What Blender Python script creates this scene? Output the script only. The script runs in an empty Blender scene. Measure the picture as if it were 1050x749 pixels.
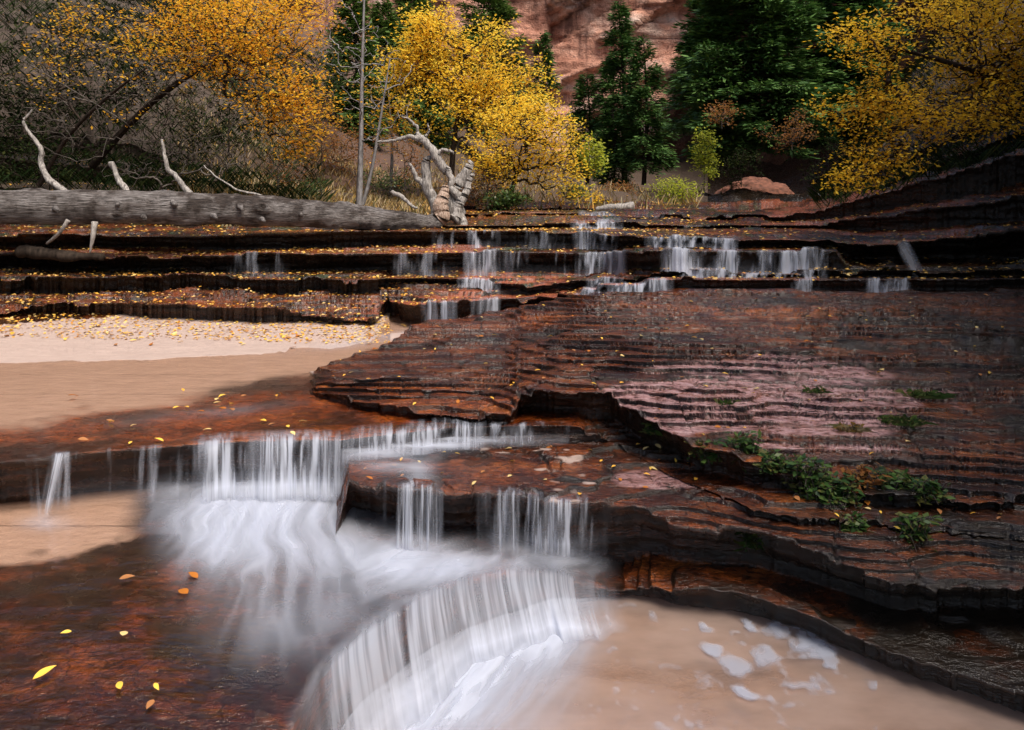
import bpy, math, random
import numpy as np
from math import radians
from mathutils import Vector

random.seed(7)
RNG = np.random.default_rng(11)
SC = bpy.context.scene
COL = SC.collection

# ------------------------------------------------------------------ camera
F, HZ, CX = 760.0, 192.0, 525.0
cam = bpy.data.cameras.new("camera")
camo = bpy.data.objects.new("camera", cam)
COL.objects.link(camo)
cam.sensor_width = 36.0
cam.lens = 36.0 * F / 1050.0
cam.shift_y = -(374.5 - HZ) / 1050.0
cam.clip_start = 0.05
cam.clip_end = 600.0
camo.location = (0, 0, 0)
camo.rotation_euler = (radians(90), 0, 0)
SC.camera = camo

# ------------------------------------------------------------------ light
SUN_ELEV, SUN_AZ = 60.0, 142.0      # azimuth measured from +Y towards +X
world = bpy.data.worlds.new("World")
SC.world = world
world.use_nodes = True
wn = world.node_tree
for n in list(wn.nodes): wn.nodes.remove(n)
sky = wn.nodes.new('ShaderNodeTexSky'); sky.sky_type = 'NISHITA'; sky.sun_disc = False
sky.sun_elevation = radians(SUN_ELEV); sky.sun_rotation = radians(SUN_AZ)
sky.dust_density = 3.0; sky.air_density = 1.0; sky.ozone_density = 0.6
bgn = wn.nodes.new('ShaderNodeBackground'); bgn.inputs[1].default_value = 0.12
wo = wn.nodes.new('ShaderNodeOutputWorld')
wn.links.new(sky.outputs[0], bgn.inputs[0]); wn.links.new(bgn.outputs[0], wo.inputs[0])
sun = bpy.data.lights.new("sun", 'SUN'); sun.energy = 3.2; sun.angle = radians(28); sun.color = (1.0, 0.93, 0.84)
suno = bpy.data.objects.new("sun", sun); COL.objects.link(suno)
az, el = radians(SUN_AZ), radians(SUN_ELEV)
sd = Vector((math.sin(az) * math.cos(el), math.cos(az) * math.cos(el), math.sin(el)))
suno.rotation_euler = sd.to_track_quat('Z', 'Y').to_euler()
SC.view_settings.view_transform = 'Standard'
SC.view_settings.look = 'None'
SC.view_settings.gamma = 1.0
SC.view_settings.exposure = 0.68
SC.render.engine = 'CYCLES'
SC.cycles.transparent_max_bounces = 40
SC.cycles.max_bounces = 6

# ------------------------------------------------------------------ helpers
def P(px, py, D):
    """photo direction and distance along Y -> world point"""
    return np.array([(px - CX) / F * D, D, (HZ - py) / F * D])

def _h(ix, iy, iz, seed):
    n = (ix * 374761393 + iy * 668265263 + iz * 2147483647 + seed * 144665) & 0xFFFFFFFF
    n = ((n ^ (n >> 13)) * 1274126177) & 0xFFFFFFFF
    n = ((n ^ (n >> 15)) * 2246822519) & 0xFFFFFFFF
    n = n ^ (n >> 16)
    return (n & 0xFFFFFF).astype(np.float64) / float(0xFFFFFF) * 2 - 1

def vn(x, y, z=0.0, seed=0):
    x, y, z = np.broadcast_arrays(np.asarray(x, float), np.asarray(y, float), np.asarray(z, float))
    x = x + 1000.37; y = y + 1000.71; z = z + 1000.13
    ix, iy, iz = np.floor(x).astype(np.int64), np.floor(y).astype(np.int64), np.floor(z).astype(np.int64)
    fx, fy, fz = x - ix, y - iy, z - iz
    fx = fx * fx * fx * (fx * (fx * 6 - 15) + 10); fy = fy * fy * fy * (fy * (fy * 6 - 15) + 10); fz = fz * fz * (3 - 2 * fz)
    def c(a, b, d): return _h(ix + a, iy + b, iz + d, seed)
    x00 = c(0,0,0) * (1 - fx) + c(1,0,0) * fx
    x10 = c(0,1,0) * (1 - fx) + c(1,1,0) * fx
    x01 = c(0,0,1) * (1 - fx) + c(1,0,1) * fx
    x11 = c(0,1,1) * (1 - fx) + c(1,1,1) * fx
    return (x00 * (1 - fy) + x10 * fy) * (1 - fz) + (x01 * (1 - fy) + x11 * fy) * fz

def fbm(x, y, z=0.0, o=4, seed=0, g=0.5):
    s = 0; a = 1.0; t = 0
    for i in range(o):
        k = 2.03 ** i
        s = s + a * vn(np.asarray(x) * k + i * 7.3, np.asarray(y) * k + i * 3.1, np.asarray(z) * k, seed + i)
        t += a; a *= g
    return s / t

def sst(a, b, x):
    t = np.clip((x - a) / (b - a), 0, 1)
    return t * t * (3 - 2 * t)

def link(name, verts, faces, mat, parent=None, smooth=False, attrs=None, fattr=None):
    me = bpy.data.meshes.new(name)
    verts = np.asarray(verts, np.float32)
    me.vertices.add(len(verts)); me.vertices.foreach_set('co', verts.ravel())
    if isinstance(faces, np.ndarray):
        nf, k = faces.shape
        me.loops.add(nf * k); me.loops.foreach_set('vertex_index', faces.astype(np.int32).ravel())
        me.polygons.add(nf); me.polygons.foreach_set('loop_start', np.arange(0, nf * k, k, dtype=np.int32))
        try: me.polygons.foreach_set('loop_total', np.full(nf, k, np.int32))
        except Exception: pass
    else:
        flat = [i for f in faces for i in f]
        me.loops.add(len(flat)); me.loops.foreach_set('vertex_index', np.array(flat, np.int32))
        me.polygons.add(len(faces))
        st = np.cumsum([0] + [len(f) for f in faces[:-1]]).astype(np.int32)
        me.polygons.foreach_set('loop_start', st)
    me.update(calc_edges=True)
    if smooth:
        me.polygons.foreach_set('use_smooth', np.ones(len(me.polygons), bool))
    if attrs:
        for k, v in attrs.items():
            a = me.attributes.new(k, 'FLOAT', 'POINT')
            a.data.foreach_set('value', np.asarray(v, np.float32).ravel())
    me.materials.append(mat)
    o = bpy.data.objects.new(name, me)
    COL.objects.link(o)
    if parent is not None:
        o.parent = parent
        o.matrix_parent_inverse.identity()
        off = parent.location
        if off.length > 0:
            co = verts - np.array(off, np.float32)
            me.vertices.foreach_set('co', co.ravel()); me.update()
    return o

def tag(o, label=None, cat=None, group=None, kind=None):
    if label: o['label'] = label
    if cat: o['category'] = cat
    if group: o['group'] = group
    if kind: o['kind'] = kind
    return o

def empty(name, loc, label, cat, group=None):
    o = bpy.data.objects.new(name, None); COL.objects.link(o)
    o.location = Vector(loc); o.empty_display_size = 0.2
    return tag(o, label, cat, group)

def gridfaces(nr, nc):
    i = np.arange((nr - 1) * nc).reshape(nr - 1, nc)[:, :-1].ravel()
    return np.stack([i, i + 1, i + nc + 1, i + nc], 1)

# ------------------------------------------------------------------ materials
class NT:
    def __init__(s, name):
        s.m = bpy.data.materials.new(name); s.m.use_nodes = True
        s.t = s.m.node_tree
        for n in list(s.t.nodes): s.t.nodes.remove(n)
        s.out = s.n('OutputMaterial')
    def n(s, t, **k):
        nd = s.t.nodes.new('ShaderNode' + t)
        for a, v in k.items(): setattr(nd, a, v)
        return nd
    def l(s, a, b): s.t.links.new(a, b)
    def setin(s, nd, i, v):
        if hasattr(v, 'is_output'): s.l(v, nd.inputs[i])
        else: nd.inputs[i].default_value = v
    def noise(s, vec, scale, detail=4, rough=0.55):
        nd = s.n('TexNoise'); nd.inputs['Scale'].default_value = scale
        nd.inputs['Detail'].default_value = detail; nd.inputs['Roughness'].default_value = rough
        if vec is not None: s.l(vec, nd.inputs['Vector'])
        return nd.outputs[0]
    def pos(s, sc=(1,1,1)):
        g = s.n('NewGeometry'); mp = s.n('Mapping'); mp.inputs['Scale'].default_value = sc
        s.l(g.outputs['Position'], mp.inputs['Vector']); return mp.outputs[0]
    def ramp(s, fac, stops):
        r = s.n('ValToRGB'); s.l(fac, r.inputs[0])
        cr = r.color_ramp
        while len(cr.elements) < len(stops): cr.elements.new(0.5)
        for e, (p, c) in zip(cr.elements, stops):
            e.position = p; e.color = c if len(c) == 4 else (*c, 1)
        return r.outputs[0]
    def mix(s, f, a, b, mode='MIX'):
        m = s.n('Mix'); m.data_type = 'RGBA'; m.blend_type = mode
        s.setin(m, 0, f)
        for i, v in ((6, a), (7, b)):
            if hasattr(v, 'is_output'): s.l(v, m.inputs[i])
            else: m.inputs[i].default_value = (*v, 1) if len(v) == 3 else v
        return m.outputs[2]
    def math(s, op, a, b=0.0, clamp=False):
        m = s.n('Math'); m.operation = op; m.use_clamp = clamp
        s.setin(m, 0, a); s.setin(m, 1, b); return m.outputs[0]
    def attr(s, name):
        a = s.n('Attribute'); a.attribute_name = name; return a.outputs['Fac']
    def bsdf(s, color, rough, bump=None, bs=0.3, bd=0.02, spec=0.5, **kw):
        b = s.n('BsdfPrincipled')
        s.setin(b, 'Base Color', color if hasattr(color, 'is_output') else (*color, 1))
        s.setin(b, 'Roughness', rough); s.setin(b, 'Specular IOR Level', spec)
        for k, v in kw.items(): s.setin(b, k, v)
        if bump is not None:
            bn = s.n('Bump'); bn.inputs['Strength'].default_value = bs; bn.inputs['Distance'].default_value = bd
            s.l(bump, bn.inputs['Height']); s.l(bn.outputs[0], b.inputs['Normal'])
        return b
    def done(s, shader):
        s.l(shader.outputs[0] if hasattr(shader, 'outputs') else shader, s.out.inputs[0]); return s.m

def mat_rock():
    t = NT('wet_sandstone')
    p = t.pos((1, 1, 1)); pstr = t.pos((1.5, 2.2, 14)); pw = t.pos((5, 9, 30))
    n1 = t.noise(pstr, 1.6, 6, 0.6); n2 = t.noise(p, 11, 6, 0.65); n3 = t.noise(pw, 3.5, 5, 0.65); n4 = t.noise(p, 70, 3, 0.6)
    base = t.ramp(n1, [(0.28, (0.016, 0.008, 0.005)), (0.42, (0.09, 0.027, 0.009)), (0.53, (0.23, 0.066, 0.014)), (0.68, (0.36, 0.13, 0.03)), (0.85, (0.17, 0.055, 0.02))])
    dk = t.ramp(n3, [(0.36, (0.20, 0.17, 0.16)), (0.56, (1, 1, 1))])
    c = t.mix(0.85, base, dk, 'MULTIPLY')
    sp = t.ramp(n2, [(0.33, (0.30, 0.27, 0.25)), (0.58, (1.1, 1.1, 1.1))])
    c = t.mix(0.75, c, sp, 'MULTIPLY')
    c = t.mix(0.85, c, t.ramp(t.attr('tone'), [(0.2, (0.5, 0.44, 0.42)), (0.5, (1.1, 1.02, 0.98)), (0.8, (1.7, 1.6, 1.55))]), 'MULTIPLY')
    vo = t.n('TexVoronoi'); vo.feature = 'DISTANCE_TO_EDGE'; vo.inputs['Scale'].default_value = 5.0
    wv = t.n('VectorMath'); wv.operation = 'MULTIPLY_ADD'; nz_ = t.n('TexNoise'); nz_.inputs['Scale'].default_value = 6; t.l(p, nz_.inputs['Vector'])
    t.l(nz_.outputs[1], wv.inputs[0]); wv.inputs[1].default_value = (.25, .25, .25); t.l(t.pos((1, 2.4, 5)), wv.inputs[2]); t.l(wv.outputs[0], vo.inputs['Vector'])
    ck = t.ramp(vo.outputs['Distance'], [(0.0, (0.12, 0.1, 0.09)), (0.035, (1, 1, 1))])
    c = t.mix(0.8, c, ck, 'MULTIPLY')
    gr = t.ramp(t.noise(p, 45, 6, 0.75), [(0.35, (0.35, 0.32, 0.3)), (0.6, (1.15, 1.15, 1.15))])
    c = t.mix(0.75, c, gr, 'MULTIPLY')
    c = t.mix(1.0, c, (0.84, 0.72, 0.60), 'MULTIPLY')
    al = t.math('MULTIPLY', t.attr('algae_shade'), 1.0, True)
    c = t.mix(al, c, t.mix(n2, (0.006, 0.005, 0.004), (0.028, 0.017, 0.010)))  # near-black wet film colour, also used to paint shade
    red = t.mix(n2, (0.20, 0.048, 0.022), (0.40, 0.12, 0.055))
    c = t.mix(t.attr('red'), c, red)
    pk = t.ramp(n2, [(0.25, (0.20, 0.085, 0.075)), (0.5, (0.40, 0.22, 0.21)), (0.75, (0.50, 0.33, 0.33))])
    c = t.mix(t.math('MULTIPLY', t.attr('pink'), t.ramp(n3, [(0.38, (0.0,)*3), (0.52, (1,)*3)])), c, pk)
    sn = t.mix(t.noise(t.pos((1, 3, 1)), 8, 6), (0.34, 0.245, 0.205), (0.50, 0.375, 0.315))
    c = t.mix(t.attr('sand'), c, sn)
    mo = t.mix(n2, (0.010, 0.022, 0.004), (0.05, 0.085, 0.015))
    c = t.mix(t.attr('moss'), c, mo)
    so = t.mix(n2, (0.010, 0.007, 0.004), (0.07, 0.04, 0.02))
    so = t.mix(t.math('MULTIPLY', n4, 0.3), so, (0.15, 0.07, 0.02))
    c = t.mix(t.attr('soil'), c, so)
    r = t.ramp(t.noise(p, 9, 5), [(0.35, (0.10,)*3), (0.65, (0.34,)*3)])
    r = t.mix(t.attr('soil'), r, (0.9, 0.9, 0.9)); r = t.mix(t.attr('sand'), r, (0.75, 0.75, 0.75))
    hb = t.math('ADD', t.math('MULTIPLY', n2, 1.0), t.math('ADD', t.math('MULTIPLY', n3, 1.6), t.math('MULTIPLY', n4, 0.5)))
    return t.done(t.bsdf(c, r, hb, 0.7, 0.018, spec=0.75))

def mat_cliff():
    t = NT('cliff_sandstone')
    p = t.pos((1, 1, 1)); pv = t.pos((1.0, 1.0, 0.16)); ph = t.pos((0.15, 0.15, 1.3)); pd = t.pos((0.3, 0.3, 0.5))
    n1 = t.noise(pd, 0.9, 6, 0.6); nv = t.noise(pv, 0.8, 6, 0.65); nh = t.noise(ph, 0.9, 5, 0.6); n2 = t.noise(p, 2.5, 8, 0.7)
    c = t.ramp(n1, [(0.3, (0.34, 0.125, 0.075)), (0.5, (0.64, 0.34, 0.24)), (0.68, (0.76, 0.58, 0.49))])
    c = t.mix(0.85, c, t.ramp(nv, [(0.36, (0.25, 0.2, 0.2)), (0.5, (1, 0.95, 0.92)), (0.7, (1.2, 1.15, 1.1))]), 'MULTIPLY')
    c = t.mix(0.7, c, t.ramp(nh, [(0.36, (0.42, 0.36, 0.34)), (0.52, (1, 1, 1))]), 'MULTIPLY')
    c = t.mix(0.6, c, t.ramp(n2, [(0.36, (0.45,)*3), (0.55, (1.1,)*3)]), 'MULTIPLY')
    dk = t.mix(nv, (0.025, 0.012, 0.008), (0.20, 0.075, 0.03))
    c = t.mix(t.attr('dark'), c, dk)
    hb = t.math('ADD', t.math('MULTIPLY', n2, 1.0), t.math('ADD', nh, nv))
    return t.done(t.bsdf(c, 0.8, hb, 1.0, 0.35, spec=0.3))

def mat_simple(name, c1, c2, scale=20, rough=0.6, vec=(1,1,1), bd=0.01, bs=0.5, spec=0.4, detail=5):
    t = NT(name); p = t.pos(vec); n = t.noise(p, scale, detail, 0.6)
    c = t.ramp(n, [(0.32, c1), (0.66, c2)])
    return t.done(t.bsdf(c, rough, n, bs, bd, spec=spec))

def mat_leaf(name, cols, trans=0.58, rough=0.5, sp=0.25):
    t = NT(name)
    c = t.ramp(t.attr('rnd'), [(i / (len(cols) - 1), k) for i, k in enumerate(cols)])
    d = t.bsdf(c, rough, spec=sp)
    tr = t.n('BsdfTranslucent'); t.l(c, tr.inputs[0])
    mx = t.n('MixShader'); mx.inputs[0].default_value = trans
    t.l(d.outputs[0], mx.inputs[1]); t.l(tr.outputs[0], mx.inputs[2])
    return t.done(mx)

def mat_silk(name, col=(0.64, 0.67, 0.76)):
    """aerated, silky falling water; density of the veil comes from the attribute a"""
    t = NT(name)
    d = t.bsdf(col, 0.45, spec=0.3)
    tr = t.n('BsdfTranslucent'); tr.inputs[0].default_value = (*col, 1)
    mx = t.n('MixShader'); mx.inputs[0].default_value = 0.3
    t.l(d.outputs[0], mx.inputs[1]); t.l(tr.outputs[0], mx.inputs[2])
    tp = t.n('BsdfTransparent')
    m2 = t.n('MixShader')
    t.l(t.math('MULTIPLY', t.attr('a'), 1.0, True), m2.inputs[0])
    t.l(tp.outputs[0], m2.inputs[1]); t.l(mx.outputs[0], m2.inputs[2])
    return t.done(m2)

def mat_water(name, tint=(0.80, 0.62, 0.45), body=None, bodyfac=0.0, sc=(2.5, 7, 1), bs=0.25):
    t = NT(name)
    n = t.noise(t.pos(sc), 3.2, 4, 0.5)
    bn = t.n('Bump'); bn.inputs['Strength'].default_value = bs; bn.inputs['Distance'].default_value = 0.012; t.l(n, bn.inputs['Height'])
    gl = t.n('BsdfGlossy'); gl.inputs['Roughness'].default_value = 0.05; gl.inputs['Color'].default_value = (0.9, 0.92, 1, 1)
    t.l(bn.outputs[0], gl.inputs['Normal'])
    tp = t.n('BsdfTransparent'); tp.inputs[0].default_value = (*tint, 1)
    fr = t.n('Fresnel'); fr.inputs['IOR'].default_value = 1.33; t.l(bn.outputs[0], fr.inputs['Normal'])
    first = tp
    if body:
        df = t.bsdf(body, 0.5); m0 = t.n('MixShader')
        bf = t.ramp(t.noise(t.pos((0.9, 1.8, 1)), 2.2, 4, 0.55), [(0.3, (bodyfac * 0.55,)*3), (0.65, (min(1, bodyfac * 1.25),)*3)])
        t.l(bf, m0.inputs[0])
        t.l(tp.outputs[0], m0.inputs[1]); t.l(df.outputs[0], m0.inputs[2]); first = m0
    mx = t.n('MixShader'); t.l(fr.outputs[0], mx.inputs[0]); t.l(first.outputs[0], mx.inputs[1]); t.l(gl.outputs[0], mx.inputs[2])
    return t.done(mx)

M = {}
M['rock'] = mat_rock(); M['cliff'] = mat_cliff()
M['silk'] = mat_silk('silky_water')
M['pool'] = mat_water('clear_pool_water', (0.92, 0.84, 0.76))
M['sandpool'] = mat_water('silty_pool_water', (0.85, 0.7, 0.55), (0.50, 0.355, 0.285), 0.5, (2.5, 5, 1), 0.35)
M['log'] = mat_simple('weathered_log_wood', (0.045, 0.038, 0.034), (0.30, 0.27, 0.25), 3, 0.75, (2.0, 9, 26), 0.03, 0.9)
def mat_log():
    t = NT('weathered_log_wood')
    g = t.noise(t.pos((2.2, 9, 26)), 3, 6, 0.7); st_ = t.noise(t.pos((1, 1, 1)), 4.5, 5, 0.6); cr = t.noise(t.pos((1.3, 14, 34)), 2.2, 4, 0.7)
    c = t.ramp(g, [(0.32, (0.06, 0.052, 0.048)), (0.5, (0.20, 0.18, 0.17)), (0.68, (0.36, 0.335, 0.32))])
    c = t.mix(0.9, c, t.ramp(st_, [(0.40, (0.18, 0.13, 0.10)), (0.52, (0.85, 0.82, 0.8)), (0.7, (1.2, 1.2, 1.2))]), 'MULTIPLY')
    c = t.mix(0.9, c, t.ramp(cr, [(0.36, (0.12, 0.1, 0.09)), (0.44, (1, 1, 1))]), 'MULTIPLY')
    h = t.math('ADD', g, t.math('MULTIPLY', cr, 1.5))
    return t.done(t.bsdf(c, 0.75, h, 1.0, 0.03, spec=0.3))
M['log'] = mat_log()
M['deadwood'] = mat_simple('bleached_dead_wood', (0.09, 0.075, 0.065), (0.44, 0.40, 0.36), 3, 0.7, (18, 18, 4), 0.02, 0.8)
M['heart'] = mat_simple('split_heartwood', (0.22, 0.12, 0.075), (0.55, 0.42, 0.33), 5, 0.7, (14, 14, 3), 0.03, 0.9)
M['bark'] = mat_simple('dark_bark', (0.012, 0.009, 0.007), (0.055, 0.04, 0.03), 12, 0.9, (3, 3, 1), spec=0.1)
M['greybark'] = mat_simple('grey_bark', (0.09, 0.08, 0.075), (0.30, 0.28, 0.27), 12, 0.8, (3, 3, 1))
M['twig'] = mat_simple('thin_twig_bark', (0.03, 0.025, 0.02), (0.13, 0.11, 0.095), 12, 0.9, spec=0.1)
M['fold'] = mat_leaf('gold_leaves', [(0.62, 0.26, 0.02), (0.86, 0.45, 0.03), (0.92, 0.58, 0.05), (0.80, 0.36, 0.03), (0.50, 0.42, 0.05)])
M['fyel'] = mat_leaf('yellow_leaves', [(0.70, 0.38, 0.03), (0.92, 0.64, 0.05), (0.95, 0.74, 0.10), (0.85, 0.50, 0.03)])
M['folive'] = mat_leaf('ochre_leaves', [(0.62, 0.32, 0.02), (0.85, 0.52, 0.03), (0.92, 0.62, 0.05), (0.55, 0.34, 0.03)], 0.58)
M['fgreen'] = mat_leaf('green_leaves', [(0.015, 0.035, 0.010), (0.035, 0.08, 0.018), (0.075, 0.13, 0.03), (0.12, 0.10, 0.03)], 0.3, 0.4)
M['flime'] = mat_leaf('lime_leaves', [(0.30, 0.34, 0.03), (0.55, 0.55, 0.06), (0.20, 0.28, 0.03)])
M['frust'] = mat_leaf('rusty_leaves', [(0.22, 0.09, 0.03), (0.40, 0.17, 0.05), (0.16, 0.11, 0.03)])
M['needle'] = mat_leaf('fir_needles', [(0.024, 0.06, 0.014), (0.06, 0.135, 0.03), (0.13, 0.22, 0.05)], 0.15, 0.6)
M['needle2'] = mat_leaf('pine_needles', [(0.05, 0.09, 0.022), (0.11, 0.18, 0.04), (0.19, 0.27, 0.06)], 0.15, 0.6)
M['shade'] = mat_leaf('shade_leaves', [(0.006, 0.012, 0.003), (0.015, 0.028, 0.008), (0.04, 0.045, 0.012)], 0.2, 0.8, 0.05)  # leaf colour darkened to paint the shade on the banks
M['grass'] = mat_leaf('green_grass', [(0.03, 0.07, 0.015), (0.08, 0.14, 0.03), (0.22, 0.19, 0.07)], 0.3)
M['dry'] = mat_leaf('dry_grass', [(0.28, 0.20, 0.10), (0.45, 0.33, 0.18), (0.12, 0.12, 0.04), (0.55, 0.30, 0.06)], 0.3)
M['litter'] = mat_leaf('fallen_leaf_litter', [(0.45, 0.15, 0.02), (0.80, 0.42, 0.05), (0.75, 0.55, 0.22), (0.40, 0.17, 0.06), (0.88, 0.55, 0.08)], 0.15)

# ------------------------------------------------------------------ rock ledges: the stream bed
PXS = np.arange(-110, 1171, 1.0)
NC = len(PXS)
def tab(rows):
    """rows of (px, py, v): v<0 is a height, v>0 a distance; returns distance and height per column"""
    px = [r[0] for r in rows]; D = []; z = []
    for (a, b, v) in rows:
        if v < 0: d = v * F / (HZ - b); zz = v
        else: d = v; zz = (HZ - b) / F * v
        D.append(d); z.append(zz)
    return 1 / np.interp(PXS, px, 1 / np.array(D)), np.interp(PXS, px, z)
def ft(rows): return np.interp(PXS, [r[0] for r in rows], [r[1] for r in rows])

# ledge: lip, base height, undercut
LED = [
 dict(n='arc', lip=tab([(-110,1000,-1.56),(150,860,-1.56),(300,745,-1.602),(330,695,-1.61),(370,656,-1.62),(420,622,-1.64),(470,598,-1.655),(520,588,-1.68),(570,590,-1.75),(600,598,-1.80),(625,604,-1.84),(650,603,-1.84),(700,604,-1.77),(760,615,-1.77),(820,632,-1.77),(870,650,-1.77),(920,668,-1.77),(980,690,-1.77),(1170,745,-1.77)]),
      und=ft([(600,0.04),(680,0.10),(1170,0.10)]), back=ft([(150,-1.60),(480,-1.70),(520,-1.72),(570,-1.80),(600,-1.85),(640,-1.87),(680,-1.80),(1170,-1.76)]), nz=ft([(600,0.004),(660,0.03),(1170,0.04)])),
 dict(n='block', lip=tab([(-110,540,-1.60),(150,540,-1.60),(342,561,-1.66),(358,497,-1.40),(400,504,-1.40),(440,505,-1.40),(500,502,-1.40),(560,505,-1.40),(610,517,-1.42),(640,527,-1.46),(700,540,-1.50),(760,562,-1.50),(820,585,-1.50),(880,592,-1.50),(1170,592,-1.50)]),
      und=ft([(342,0.0),(362,0.25),(600,0.26),(700,0.25),(1170,0.28)]), back=ft([(150,-1.60),(342,-1.66),(358,-1.42),(600,-1.42),(680,-1.47),(1170,-1.44)]), nz=ft([(342,0),(352,0.05),(620,0.05),(1170,0.10)])),
 dict(n='rim', lip=tab([(-110,484,-1.32),(13,474,-1.32),(70,468,-1.32),(140,462,-1.32),(200,457,-1.32),(240,453,-1.32),(350,452,-1.32),(400,446,-1.32),(460,440,-1.32),(520,438,-1.32),(590,437,-1.33),(625,448,-1.42),(700,500,-1.455),(800,540,-1.44),(1170,545,-1.42)]),
      und=ft([(344,0.16),(352,0.03),(1170,0.03)]), back=ft([(590,-1.34),(625,-1.42),(700,-1.44),(1170,-1.40)]), nz=ft([(0,0.015),(600,0.02),(700,0.09),(1170,0.12)])),
 dict(n='slab', lip=tab([(-110,405,-1.34),(318,405,-1.34),(330,402,-1.28),(400,413,-1.25),(470,419,-1.24),(525,421,-1.21),(534,402,-1.16),(560,396,-1.12),(600,403,-1.13),(640,430,-1.20),(700,448,-1.25),(740,465,-1.29),(800,488,-1.34),(900,502,-1.37),(1170,508,-1.38)]),
      und=ft([(318,0),(330,0.05),(520,0.06),(540,0.22),(700,0.22),(800,0.08),(1170,0.03)]), back=ft([(318,-1.34),(330,-1.27),(430,-1.22),(520,-1.16),(600,-1.0),(690,-.95),(850,-.93),(1170,-.93)]), nz=ft([(318,0),(330,0.07),(1170,0.08)])),
 # back edge of the slab: a step down to the sand pool
 dict(n='slabback', lip=tab([(-110,385,-1.34),(318,385,-1.34),(330,385,-1.34),(430,352,-1.34),(520,331,-1.34),(560,322,-1.20),(600,313,-1.0),(690,306,-.95),(850,303,-.93),(1170,303,-.93)]),
      und=ft([(0,0)]), back=ft([(-110,-1.17),(100,-1.215),(300,-1.28),(390,-1.295),(400,-1.31),(520,-1.31),(560,-1.2),(600,-1.0),(690,-.94),(1170,-.92)]), nz=ft([(0,0.02)])),
 dict(n='fall5', lip=tab([(-110,316,-1.13),(200,318,-1.13),(385,314,-1.12),(397,300,-1.06),(420,306,-1.06),(450,310,-1.055),(500,311,-1.055),(560,313,-1.04),(600,307,-1.0),(640,301,-.93),(690,298,-.90),(700,293,-.86),(850,291,-.85),(1170,290,-.85)]),
      und=ft([(380,0.10),(400,0.25),(560,0.2),(640,0.1),(1170,0.12)]), back=ft([(380,-1.05),(400,-1.03),(560,-1.02),(640,-.91),(700,-.85),(1170,-.84)]), nz=ft([(0,0.2),(380,0.13),(400,0.05)])),
 dict(n='fall6', lip=tab([(-110,284,-.90),(200,283,-.90),(400,286,-.935),(560,287,-.93),(620,284,-.87),(700,279,-.78),(850,278,-.765),(1170,277,-.76)]),
      und=ft([(0,0.15)]), back=ft([(200,-.89),(400,-.93),(560,-.92),(620,-.86),(700,-.77),(1170,-.76)]), nz=ft([(0,0.2),(380,0.13),(400,0.05)])),
 dict(n='fall7', lip=tab([(-110,262,-.72),(200,260,-.70),(400,261,-.70),(500,258,-.68),(560,258,-.68),(620,257,-.66),(665,258,-.60),(855,257,-.59),(872,275,-.765),(1170,274,-.76)]),
      und=ft([(0,0.45),(640,0.35),(700,0.12),(850,0.12),(872,0),(1170,0)]), back=ft([(0,-.69),(620,-.65),(665,-.59),(855,-.585),(872,-.76),(1170,-.76)]), nz=ft([(0,0.07),(855,0.05),(872,0),(1170,0)])),
 dict(n='fall8', lip=tab([(-110,240,-.52),(250,240,-.51),(400,239,-.50),(500,238,-.49),(600,238,-.49),(660,243,-.50),(760,245,-.50),(850,248,7.25),(890,252,7.1),(1013,240,7.1),(1170,224,7.0)]),
      und=ft([(0,0.3),(860,0.2),(890,0.6),(1170,0.7)]), back=ft([(0,-.46),(850,-.49),(890,-.52),(1013,-.4),(1170,-.25)]), nz=ft([(0,0.06)])),
 dict(n='fall9', lip=tab([(-110,222,9.2),(200,224,9.2),(440,232,9.0),(460,232,-.44),(600,231,-.44),(840,231,-.44),(870,226,8.3),(940,218,8.0),(1035,203,7.7),(1170,185,7.5)]),
      und=ft([(0,0.1),(860,0.15),(1170,0.2)]), back=ft([(-110,-.25),(440,-.43),(860,-.42),(1035,-.08),(1170,.1)]), nz=ft([(0,0.06)])),
 dict(n='fall10', lip=tab([(-110,190,10.2),(200,205,10.2),(440,224,10),(500,222,-.387),(780,222,-.387),(830,219,9.2),(870,210,8.9),(940,192,8.6),(1035,166,8.3),(1170,130,8.2)]),
      und=ft([(0,0.1)]), back=ft([(-110,.3),(200,-.1),(440,-.40),(500,-.38),(780,-.38),(870,-.2),(940,.05),(1035,.4),(1170,.8)]), nz=ft([(0,0.08)])),
 dict(n='fall11', lip=tab([(-110,150,12),(200,188,12),(400,212,12),(500,213,-.33),(820,213,-.33),(870,203,10.5),(940,180,10),(1035,140,9.6),(1170,90,9.5)]),
      und=ft([(0,0.1)]), back=ft([(-110,1.1),(200,.2),(400,-.28),(820,-.31),(870,-.1),(940,.3),(1035,.9),(1170,1.6)]), nz=ft([(0,0.15)])),
 dict(n='fall12', lip=tab([(-110,110,14),(200,170,14),(300,192,14),(400,204,14),(500,208,13.5),(820,208,13.5),(870,196,12.5),(940,165,12),(1035,110,11.5),(1170,50,11)]),
      und=ft([(0,0.05)]), back=ft([(-110,3.4),(200,1.5),(300,.8),(400,.0),(500,-.26),(820,-.26),(870,.1),(940,.9),(1035,2.5),(1170,4)]), nz=ft([(0,0.2)])),
]
def soften(a, w=30):
    k = np.exp(-np.linspace(-2, 2, 2 * w + 1) ** 2); k /= k.sum()
    return np.convolve(np.pad(a, w, mode='edge'), k, 'valid')
for L in LED:
    if L['n'] in ('slab', 'slabback', 'fall5', 'fall6'):
        L['back'] = soften(L['back'])
    if L['n'] == 'slabback':
        L['lip'] = (soften(L['lip'][0]), soften(L['lip'][1]))
    if L['n'] == 'slab':
        L['lip'] = (L['lip'][0], np.where(PXS > 322, soften(L['lip'][1], 16), L['lip'][1]))
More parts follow.
